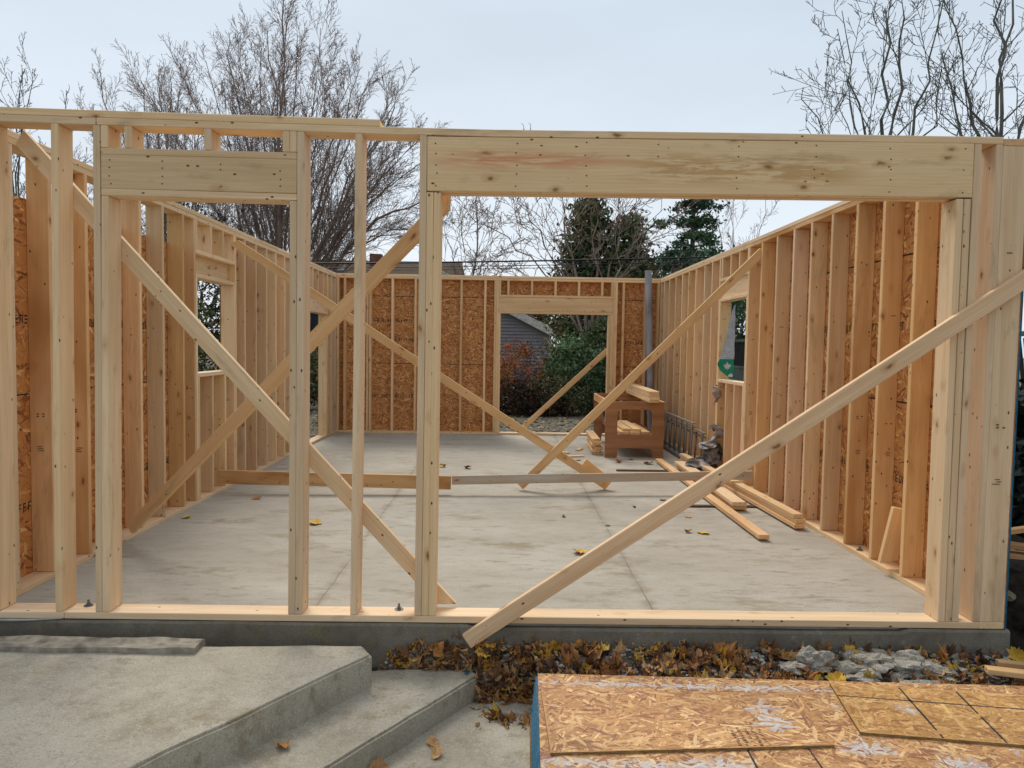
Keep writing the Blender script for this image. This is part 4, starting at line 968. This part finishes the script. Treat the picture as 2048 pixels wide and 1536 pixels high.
# dark fence and far dwellings to the right of the building
fe = thing('fence', 'dark green board fence with slatted top beyond the right wall', 'fence', (8.2, 6, -.1))
M_FN = simple('dark_green_boards', lin((84, 98, 98)), .7, nsc=5, amp=.25); M_FD = simple('dark_slats', lin((36, 40, 38)), .7)
for i in range(9):
    y = -.6+i*2.4; bx('post', fe, (8.25, y-.05, -.2), (8.35, y+.05, 1.86), M_FN)
    if i < 8:
        vsb, fsb = [], []
        for q in range(16):
            y0 = y+.06+q*.143; s = len(vsb); P_ = [(8.27, y0), (8.27, y0+.13), (8.30, y0+.13), (8.30, y0)]
            for z in (-.15, 1.15): vsb += [(a, b, z) for a, b in P_]
            fsb += [(s, s+4, s+5, s+1), (s+1, s+5, s+6, s+2), (s+2, s+6, s+7, s+3), (s+3, s+7, s+4, s), (s+4, s+7, s+6, s+5)]
        o = link('board_panel', make_mesh('board_panel', vsb, fsb, [M_FN]), fe); place(o, Matrix.Identity(4))
        vsb, fsb = [], []
        for q in range(26):
            y0 = y+.06+q*.088; s = len(vsb); P_ = [(8.275, y0), (8.275, y0+.035), (8.295, y0+.035), (8.295, y0)]
            for z, dy in ((1.15, 0), (1.72, .12)): vsb += [(a, b+dy, z) for a, b in P_]
            fsb += [(s, s+4, s+5, s+1), (s+1, s+5, s+6, s+2), (s+2, s+6, s+7, s+3), (s+3, s+7, s+4, s), (s+4, s+7, s+6, s+5)]
        o = link('slat_panel', make_mesh('slat_panel', vsb, fsb, [M_FD]), fe); place(o, Matrix.Identity(4))
        bx('rail', fe, (8.262, y+.051, 1.15), (8.308, y+2.349, 1.20), M_FN); bx('rail', fe, (8.255, y+.051, 1.74), (8.315, y+2.349, 1.79), M_FN)
M_CAB = simple('black_cable', lin((32, 32, 36)), .5)
for i, (za, zm, lb) in enumerate(((3.60, 3.76, 'upper thick power cable above the back wall'), (3.50, 3.67, 'middle thin power cable above the back wall'), (3.44, 3.60, 'lowest thin power cable above the back wall'))):
    bm = bmesh.new(); pts = []
    for q in range(41):
        x = -26+q*1.55; t = (x-1.45)/(9.1-1.45)
        z = za+(3.885-3.591)*t+.0009*((x-5)**2-12.6); y = 14+i*.08+.02*x
        pts.append(Vector((x, y, z)))
    for a, b in zip(pts, pts[1:]): tube_mesh(bm, a, b, (.02, .010, .008)[i], (.02, .010, .008)[i], 6, False)
    tag(bm_obj('power_cable', bm, M_CAB), lb, 'cable')

# ------------------------------------------------------------------ bare trees
def bark(name, a, b):
    k = NB(name, .95, .1); v = k.scl(k.obj(), (4, 4, 1)); k.col(k.mix(k.mr(k.noise(v, 3, 5), .35, .65), a, b)); return k.m
M_BK = bark('grey_bark', lin((104, 94, 88)), lin((140, 130, 124))); M_TW = bark('reddish_twigs', lin((132, 114, 104)), lin((166, 148, 138)))
M_BK2 = bark('olive_bark', lin((92, 92, 88)), lin((128, 128, 122)))
class TreeMesh:
    def __init__(s): s.v = []; s.f = []
    def tube(s, pts, rad, n):
        prev = None
        for i, p in enumerate(pts):
            d = (pts[min(i+1, len(pts)-1)]-pts[max(i-1, 0)]); 
            if d.length < 1e-6: d = Vector((0, 0, 1))
            d.normalize(); a = d.orthogonal().normalized(); b = d.cross(a)
            st = len(s.v)
            for q in range(n):
                an = 2*math.pi*q/n; s.v.append(p+(a*math.cos(an)+b*math.sin(an))*rad[i])
            if prev is not None:
                # match ring start to limit twisting
                best = min(range(n), key=lambda k_: (s.v[st+k_]-s.v[prev]).length)
                for q in range(n): s.f.append((prev+q, prev+(q+1) % n, st+(q+1+best) % n, st+(q+best) % n))
            prev = st
def grow(rr, start, d, length, rad, lvl, P, out, segs=None):
    n = segs or P['segs'][lvl]; pts = [start.copy()]; rads = [rad]; p = start.copy(); d = d.normalized()
    for i in range(n):
        w = P['wob'][lvl]
        d = (d+Vector((rr.gauss(0, w), rr.gauss(0, w), rr.gauss(0, w*.6)))+Vector((0, 0, P['up'][lvl]))).normalized()
        p = p+d*(length/n); pts.append(p.copy()); rads.append(max(P['rmin'], rad*(1-.8*(i+1)/n)))
    out[min(lvl, 2)].tube(pts, rads, (8, 5, 3, 3, 3)[lvl])
    if lvl+1 >= len(P['n']): return
    k = P['n'][lvl+1]
    for q in range(k):
        t = P['t0'][lvl]+(1-P['t0'][lvl])*((q+rr.random())/k); x = t*n; i0 = min(int(x), n-1); f = x-i0
        s0 = pts[i0].lerp(pts[i0+1], f); dd = (pts[i0+1]-pts[i0]).normalized()
        a = R(rr.uniform(*P['ang'][lvl+1])); az = rr.uniform(0, 2*math.pi)
        o1 = dd.orthogonal().normalized(); o2 = dd.cross(o1); nd = dd*math.cos(a)+(o1*math.cos(az)+o2*math.sin(az))*math.sin(a)
        ll = length*P['len'][lvl+1]*rr.uniform(.65, 1.2)*(1.15-.65*t)
        grow(rr, s0, nd, ll, max(P['rmin'], rads[i0]*P['rr'][lvl+1]), lvl+1, P, out)
def finish_tree(name, label, base, out, mats, group='bare trees around the yard', cat='tree'):
    th = thing(name, label, cat, base, group)
    for nm, tm, m in zip(('trunk', 'branches', 'twigs'), out, mats):
        if tm.v:
            me = make_mesh(nm, [v-Vector(base) for v in tm.v], tm.f, [m], smooth=True); link(nm, me, th)
    return th
def fountain(name, label, base, stems, P, seed, mats):
    """stems: list of (end point, radius, bow) limbs that leave the base and arch to an end"""
    rr = random.Random(seed); out = (TreeMesh(), TreeMesh(), TreeMesh()); b = Vector(base)
    for (e, rad, z0, bow) in stems:
        e = Vector(e); s = b+Vector(((e.x-b.x)*.05, (e.y-b.y)*.05, z0)); n = 10; pts = []; rads = []
        if z0 > 0: pass
        for i in range(n+1):
            t = i/n; p = s.lerp(e, t); h = math.sin(math.pi*t)*bow
            out_d = Vector((e.x-b.x, e.y-b.y, 0)); 
            p = p+Vector((0, 0, h))*1.0+Vector((rr.gauss(0, .07), rr.gauss(0, .07), rr.gauss(0, .05)))*min(1, t*3)
            pts.append(p); rads.append(max(P['rmin'], rad*(1-.82*t)))
        if P.get('thin'): rads = [r_*P['thin'] for r_ in rads]
        out[0 if rad > .12 else 1].tube(pts, rads, 7)
        Ln = (e-s).length; k = int(P['n'][1]*Ln/6)
        for q in range(k):
            t = .18+.82*((q+rr.random())/k); x = t*n; i0 = min(int(x), n-1); s0 = pts[i0].lerp(pts[i0+1], x-i0); dd = (pts[i0+1]-pts[i0]).normalized()
            a = R(rr.uniform(*P['ang'][1])); az = rr.uniform(0, 2*math.pi); o1 = dd.orthogonal().normalized(); o2 = dd.cross(o1)
            nd = dd*math.cos(a)+(o1*math.cos(az)+o2*math.sin(az))*math.sin(a)
            grow(rr, s0, nd, P['len'][1]*rr.uniform(.6, 1.25)*(1.15-.55*t), max(P['rmin'], rads[i0]*P['rr'][1]), 1, P, out)
    out[0].tube([b+Vector((0, 0, -.2)), b+Vector((0, 0, P.get('bh', 2.4)*.5)), b+Vector((0, 0, P.get('bh', 2.4)))], [.42*P.get('bs', 1), .34*P.get('bs', 1), .26*P.get('bs', 1)], 9) if P.get('bole', 1) else None
    return finish_tree(name, label, base, out, mats)
PB = dict(segs=(8, 6, 4, 3), wob=(.05, .08, .10, .12), up=(.05, .035, .03, .02), rmin=.0058, n=(0, 15, 8, 4), t0=(.2, .15, .12, .1), ang=((0, 0), (12, 36), (18, 44), (24, 52)), len=(1, 2.0, .55, .42), rr=(1, .32, .42, .6))
bx_, by_ = -5.0, 22.0
stems = []
rs = random.Random(5)
for i, (px, py, bow, z0) in enumerate(((352, 150, .5, 2), (385, 105, .4, 2), (425, 80, .2, 2.2), (470, 50, .1, 2), (512, 38, 0, 2.4), (552, 30, 0, 1.8), (592, 42, 0, 2.4), (632, 62, .1, 2), (676, 96, .2, 2.2), (716, 132, .3, 2), (752, 176, .5, 2), (786, 224, .7, 1.9), (812, 270, .9, 1.8), (836, 322, 1.1, 1.7), (846, 376, 1.3, 1.6), (846, 430, 1.4, 1.5), (350, 215, .7, 1.9), (365, 290, .9, 1.7), (390, 360, .9, 1.6), (410, 160, .3, 2.2), (455, 130, .2, 2.1), (500, 110, .1, 2.3), (540, 100, 0, 2.2), (580, 105, 0, 2.3), (625, 130, .1, 2.1), (668, 165, .2, 2), (706, 205, .4, 2), (742, 255, .6, 1.9), (770, 310, .8, 1.8), (790, 370, 1.0, 1.7), (700, 300, .6, 1.8), (440, 230, .5, 1.9), (800, 460, 1.2, 1.5), (740, 420, .9, 1.6))):
    stems.append(((-5+(px-545)*.0187, by_+rs.uniform(-2.4, 2.4), 13.5-py*.0181+.15), (.065, .055, .08, .05)[i % 4]*(1.15 if i < 16 else .8), z0, bow))
fountain('bare_tree', 'largest bare tree with a wide fan of fine twigs behind the left wall', (bx_, by_, -.1), stems, PB, 12, (M_BK, M_TW, M_TW))
PR = dict(PB); PR.update(n=(0, 13, 8, 4), len=(1, 2.0, .45, .45))
def fan(cx, cy, r, z, n, rad, seed, lo=.45):
    q = random.Random(seed); out = []
    for i in range(n):
        a = -1+2*(i+.5)/n; out.append(((cx+a*r, cy+q.uniform(-r*.5, r*.5), z*(1-(1-lo)*abs(a)**1.8)*q.uniform(.93, 1.03)), rad*q.uniform(.7, 1.1), q.uniform(1.2, 2.2), q.uniform(.1, .5)))
    return out
fountain('bare_tree', 'reddish smaller bare tree just left of the largest tree', (-11.2, 26, -.1), fan(-11.3, 26, 3.4, 12.2, 17, .08, 3, .6), PR, 21, (M_BK, M_TW, M_TW))
PS = dict(PB); PS.update(n=(0, 6, 5, 4), len=(1, 1.9, .5, .45), rmin=.007)
fountain('bare_tree', 'thin bare tree at the far left above the left wall', (-13.2, 20, -.1), fan(-13.1, 20, 2.4, 10.2, 10, .05, 8, .7), PS, 31, (M_BK2, M_BK2, M_BK2))
fountain('bare_tree', 'low bare tree seen through the studs at the left', (-5.4, 15, -.1), fan(-5.4, 15, 3.0, 5.2, 12, .06, 9), PS, 33, (M_BK, M_BK, M_TW))
# right-hand maples: open branching with knobby twigs
PM = dict(segs=(9, 7, 5, 4), wob=(.05, .12, .16, .2), up=(.02, .10, .09, .06), rmin=.006, n=(0, 7, 6, 4), t0=(.25, .2, .15, .1), ang=((0, 0), (25, 55), (28, 60), (30, 65)), len=(1, 1.9, .5, .42), rr=(1, .5, .55, .6), bole=1, bh=4.8, bs=.4, thin=.72)
def maple(label, base, stems, seed): return fountain('bare_tree', label, base, stems, PM, seed, (M_BK2, M_BK2, M_BK2))
maple('bare maple on the right with upright knobby limbs above the garage header', (10.9, 11, -.1), [((9.1, 11.2, 7.1), .05, 4.6, -.35), ((9.55, 10.6, 7.9), .055, 4.4, -.4), ((10.0, 11.4, 8.6), .055, 4.6, -.3), ((10.6, 10.8, 9.2), .07, 4.4, -.1), ((11.1, 11.2, 9.4), .07, 4.6, 0), ((11.8, 10.7, 9.2), .06, 4.5, -.3), ((12.3, 11.3, 8.3), .05, 4.4, -.4), ((9.5, 11.6, 6.5), .04, 4.2, -.3)], 41)
maple('bare maple at the far right edge with crossing limbs', (12.9, 10.6, -.1), [((11.4, 10.4, 8.4), .055, 4.4, -.4), ((11.9, 11, 9.3), .06, 4.6, -.3), ((12.6, 10.3, 9.8), .07, 4.4, -.1), ((13.3, 11.0, 9.9), .075, 4.2, 0), ((14.0, 10.4, 9.4), .07, 4.4, -.3), ((14.7, 11, 8.4), .06, 4.2, -.4), ((13.6, 10, 8.2), .045, 4.2, -.3), ((11.7, 10.9, 7.3), .045, 4.2, -.3)], 43)
# centre bare trees
PC = dict(PM); PC.update(bh=2.4, bs=.35, n=(0, 10, 7, 4), ang=((0, 0), (30, 65), (25, 60), (30, 60)), len=(1, 2.2, .5, .45), up=(.02, .05, .05, .04), rmin=.0075)
fountain('bare_tree', 'slim straight bare tree with a reddish trunk in the garage opening', (1.9, 20, -.1), [((2.2, 20, 7.4), .075, 1.0, 0), ((1.5, 20.3, 6.2), .05, 1.2, .1), ((2.9, 19.6, 6.4), .04, 2.0, .2), ((.9, 20.4, 6.2), .04, 1.8, .3)], PC, 51, (bark('red_bark', lin((92, 66, 62)), lin((128, 96, 90))), M_TW, M_TW))
fountain('bare_tree', 'spreading bare tree in front of the dark cedar', (5.4, 15.5, -.1), [((4.4, 15.6, 6.0), .07, 1.8, .2), ((3.4, 15.3, 5.5), .06, 1.6, .4), ((5.6, 15.8, 6.1), .06, 2.0, .1), ((2.3, 15.6, 5.0), .05, 1.8, .6), ((6.6, 15.4, 5.8), .05, 2.0, .3), ((7.3, 15.7, 5.4), .05, 2.0, .4)], PC, 57, (M_BK, M_TW, M_TW))
fountain('bare_tree', 'pale thin bare tree right of the spruce', (13.4, 28, -.1), fan(13.2, 28, 3.4, 8.4, 12, .05, 14), PS, 61, (M_BK, M_TW, M_TW))

# ------------------------------------------------------------------ evergreens and shrubs
def foliage(rr, n, shape, size, cols, cl=40, flat=.4):
    """leaf clumps: shape(rr) gives a point in the crown; faces gather round cl clump centres"""
    vs, fs, fc = [], [], []
    cs = [Vector(shape(rr)) for _ in range(cl)]; cc = [rr.choice(cols) for _ in cs]; cr = [rr.uniform(.6, 1.4) for _ in cs]
    for i in range(n):
        k_ = rr.randrange(cl); c = cs[k_]; sp_ = size[1]*cr[k_]
        p = c+Vector((rr.gauss(0, sp_), rr.gauss(0, sp_), rr.gauss(0, sp_*flat*2)))
        a = Vector((rr.gauss(0, 1), rr.gauss(0, 1), rr.gauss(0, 1))).normalized(); b = a.orthogonal().normalized(); b = (b*math.cos(i)+a.cross(b)*math.sin(i))
        s = size[0]*rr.uniform(.5, 1.4); st = len(vs); vs += [p-a*s-b*s*.3, p+a*s*.2-b*s*.45, p+a*s, p-a*s*.1+b*s*.5]; fs.append((st, st+1, st+2, st+3))
        f = rr.uniform(.7, 1.3); fc.append(tuple(v*f for v in cc[k_]))
    return vs, fs, fc
GC = [lin(c)[:3] for c in ((88, 104, 74), (104, 120, 84), (70, 84, 60), (122, 128, 94), (104, 104, 76), (128, 116, 88))]
GB = [lin(c)[:3] for c in ((100, 126, 90), (120, 144, 104), (76, 100, 70), (136, 156, 120))]
def cone_crown(cx, cy, z0, z1, r, pw=.7, lean=0):
    def f(rr):
        t = rr.random()**.9; z = z0+(z1-z0)*t; rad = r*(1-t)**pw*rr.uniform(.55, 1.05); a = rr.uniform(0, 6.283)
        return (cx+math.cos(a)*rad+lean*t, cy+math.sin(a)*rad, z)
    return f
def blob_crown(cx, cy, cz, rx, ry, rz):
    def f(rr):
        v = Vector((rr.gauss(0, 1), rr.gauss(0, 1), rr.gauss(0, 1))).normalized()*rr.uniform(.55, 1.0)
        return (cx+v.x*rx, cy+v.y*ry, cz+v.z*rz)
    return f
def plant(name, label, cat, base, shape, n, size, cols, seed, cl=60, trunk=None, grp='evergreens and shrubs beyond the walls', flat=.4):
    rr = random.Random(seed); th = thing(name, label, cat, base, grp); b = Vector(base)
    vs, fs, fc = foliage(rr, n, shape, size, cols, cl, flat)
    link('crown', make_mesh('crown', [v-b for v in vs], fs, [M_FOL], fc), th)
    if trunk:
        tm = TreeMesh(); tm.tube([Vector((0, 0, -.1)), Vector((0, 0, trunk[1]*.5)), Vector((0, 0, trunk[1]))], [trunk[0], trunk[0]*.7, trunk[0]*.25], 7)
        for i in range(trunk[2]):
            z = trunk[1]*rr.uniform(.15, .9); a = rr.uniform(0, 6.28); l = trunk[3]*(1-z/trunk[1]*.8)
            tm.tube([Vector((0, 0, z)), Vector((math.cos(a)*l*.5, math.sin(a)*l*.5, z+l*.08)), Vector((math.cos(a)*l, math.sin(a)*l, z+l*.15))], [trunk[0]*.3, trunk[0]*.18, .01], 4)
        link('trunk', make_mesh('trunk', tm.v, tm.f, [M_BK], smooth=True), th)
    return th
plant('cedar_tree', 'broad dark cedar with a ragged brownish top behind the back wall', 'tree', (5.7, 18.5, -.1), cone_crown(5.65, 18.5, .3, 6.0, 1.2, .42), 14000, (.085, .20), GC, 71, 190, (.16, 5.2, 22, 1.2))
plant('cedar_tree', 'second dark cedar right of the broad one behind the back wall', 'tree', (6.9, 18.2, -.1), cone_crown(6.85, 18.2, .3, 5.4, .95, .42), 11000, (.085, .18), GC, 72, 140, (.14, 4.8, 18, 1.0))
# spruce with flat tiers
def spruce_shape(cx, cy, z0, z1, r, tiers=15):
    def f(rr):
        k_ = rr.randrange(tiers); t = (k_+.5)/tiers; z = z0+(z1-z0)*t; a = (rr.randrange(7)+k_*.37)*6.283/7+rr.gauss(0, .12); rad = r*(1-t*.62)*rr.uniform(.2, 1)*(.7+.5*math.sin(k_*2.3+a*2))
        return (cx+math.cos(a)*rad, cy+math.sin(a)*rad, z-.12*rad+rr.gauss(0, .05))
    return f
SG = [lin(c)[:3] for c in ((78, 106, 84), (94, 124, 94), (62, 84, 68), (108, 132, 98))]
plant('spruce_tree', 'dark blue-green spruce with tiered boughs right of the cedars', 'tree', (9.75, 22, -.1), spruce_shape(9.75, 22, 2.6, 8.6, 1.95, 11), 15000, (.07, .15), SG, 73, 170, (.15, 8.4, 60, 1.6), flat=.2)
plant('spruce_tree', 'lower dark evergreen mass beneath the spruce', 'tree', (9.2, 20, -.1), blob_crown(9.3, 20, 2.6, 2.2, 1.5, 2.5), 10000, (.09, .22), SG, 75, 130)
# things seen through the back door
RB = [lin(c)[:3] for c in ((178, 104, 58), (140, 92, 60), (200, 134, 60), (116, 84, 58), (104, 78, 58), (204, 104, 80), (156, 122, 68), (98, 74, 56), (132, 96, 58))]
plant('autumn_bush', 'russet and orange autumn bush before the grey garage', 'bush', (3.55, 14.5, -.15), blob_crown(3.5, 14.5, .62, .85, .7, 1.1), 7500, (.032, .09), RB, 76, 190, (.03, 1.4, 60, .9))
DB = [lin(c)[:3] for c in ((66, 52, 48), (78, 60, 52), (54, 54, 44), (90, 68, 54))]
plant('dark_bush', 'dark purple-brown bush at the foot of the autumn bush', 'bush', (3.7, 13.7, -.15), blob_crown(3.6, 13.8, .15, 1.2, .5, .5), 5000, (.04, .12), DB, 77, 90)
plant('cedar_shrub', 'green feathery cedar shrub filling the right of the back doorway', 'shrub', (4.9, 14.6, -.15), blob_crown(4.95, 14.6, .85, .8, .7, 1.0), 11000, (.045, .12), GB, 78, 150)
plant('cedar_shrub', 'green cedar shrub at the middle foot of the back doorway', 'shrub', (4.35, 13.9, -.15), blob_crown(4.5, 14.1, .35, .75, .5, .55), 8000, (.04, .11), GC, 79, 110)
plant('cedar_shrub', 'darker cedar shrub behind the workbench through the doorway', 'shrub', (5.8, 14.8, -.15), blob_crown(5.9, 14.8, 1.1, .8, .7, 1.4), 9000, (.05, .14), GC, 80, 120)
plant('far_bush', 'brownish green thicket behind the right end of the grey garage', 'bush', (5.2, 39, -.15), blob_crown(5.2, 39, 2.2, 2.6, 1.0, 2.6), 9000, (.08, .2), GC+RB[4:8], 99, 130)
# dark hedge along the back boundary
for i, x in enumerate((.4, 1.5, 7.9, 9.2)):
    plant('hedge_bush', ('dark hedge bush left of the garage view', 'dark hedge bush behind the back wall near the red trunk', 'dark hedge bush behind the right rear corner', 'dark hedge bush furthest right beyond the rear corner')[i], 'bush', (x, 16, -.15), blob_crown(x, 16, .9, .9, .7, 1.2), 4000, (.06, .15), GC, 81+i, 70)
# through left window and left door
LB = [lin(c)[:3] for c in ((84, 100, 62), (66, 80, 52), (104, 112, 80), (60, 58, 46), (96, 80, 56))]
plant('garden_bush', 'leafy green bush outside the left window', 'bush', (-2.7, 9.6, -.15), blob_crown(-2.7, 9.6, 1.15, 1.1, 1.1, 1.25), 7000, (.05, .14), LB, 91, 90, (.05, 1.6, 30, 1.1))
plant('garden_tree', 'small leafy tree behind the green bush outside the left window', 'tree', (-4.3, 13, -.15), blob_crown(-4.3, 13, 2.6, 1.6, 1.2, 2.2), 9000, (.045, .16), LB+DB, 98, 170, (.08, 4.2, 34, 1.4))
plant('garden_bush', 'brown and green bush outside the left doorway', 'bush', (-2.3, 14.5, -.15), blob_crown(-2.3, 14.5, .7, .9, .8, .8), 7000, (.05, .16), RB[2:5]+GC, 92, 90)
plant('garden_bush', 'dark bush beyond the left wall near the front', 'bush', (-3.4, 4.6, -.15), blob_crown(-3.4, 4.6, .6, 1.2, 1.2, .8), 5000, (.06, .16), DB+GC, 93, 80)
fh = thing('house', 'dark blue-grey house seen through the left doorway', 'house', (-8, 25, -.1))
lap_wall('wall', fh, ((-6.3, 24.5), (-3.9, 24.5)), -.1, lambda t: 2.9, simple('slate_siding', lin((66, 74, 88)), .6, nsc=2, amp=.1), (0, -1, 0)); bx('roof', fh, (-6.6, 24.1, 2.9), (-3.6, 30, 3.05), M_RF); bx('window', fh, (-5.2, 24.40, 1.3), (-4.5, 24.46, 2.4), simple('dark_glass', lin((40, 46, 54)), .15, .6))
# hedge and big trunk at right beyond the fence
plant('hedge_bush', 'dark hedge in shade beyond the right corner', 'bush', (7.3, 2.2, -.15), blob_crown(7.35, 2.2, .55, .8, 1.3, .75), 6000, (.06, .14), [lin(c)[:3] for c in ((34, 46, 44), (28, 38, 36), (40, 50, 46))], 95, 80)  # teal-black leaf colours have the hedge's shade painted in
plant('hedge_tree', 'dark leafy tree beyond the fence through the right window', 'tree', (10.8, 13.5, -.15), blob_crown(10.9, 13.5, 2.9, 1.7, 2.2, 1.5), 6000, (.10, .25), GC, 96, 60, (.22, 3.4, 16, 1.6))
for o in list(bpy.data.objects):
    if '_m' in o: del o['_m']
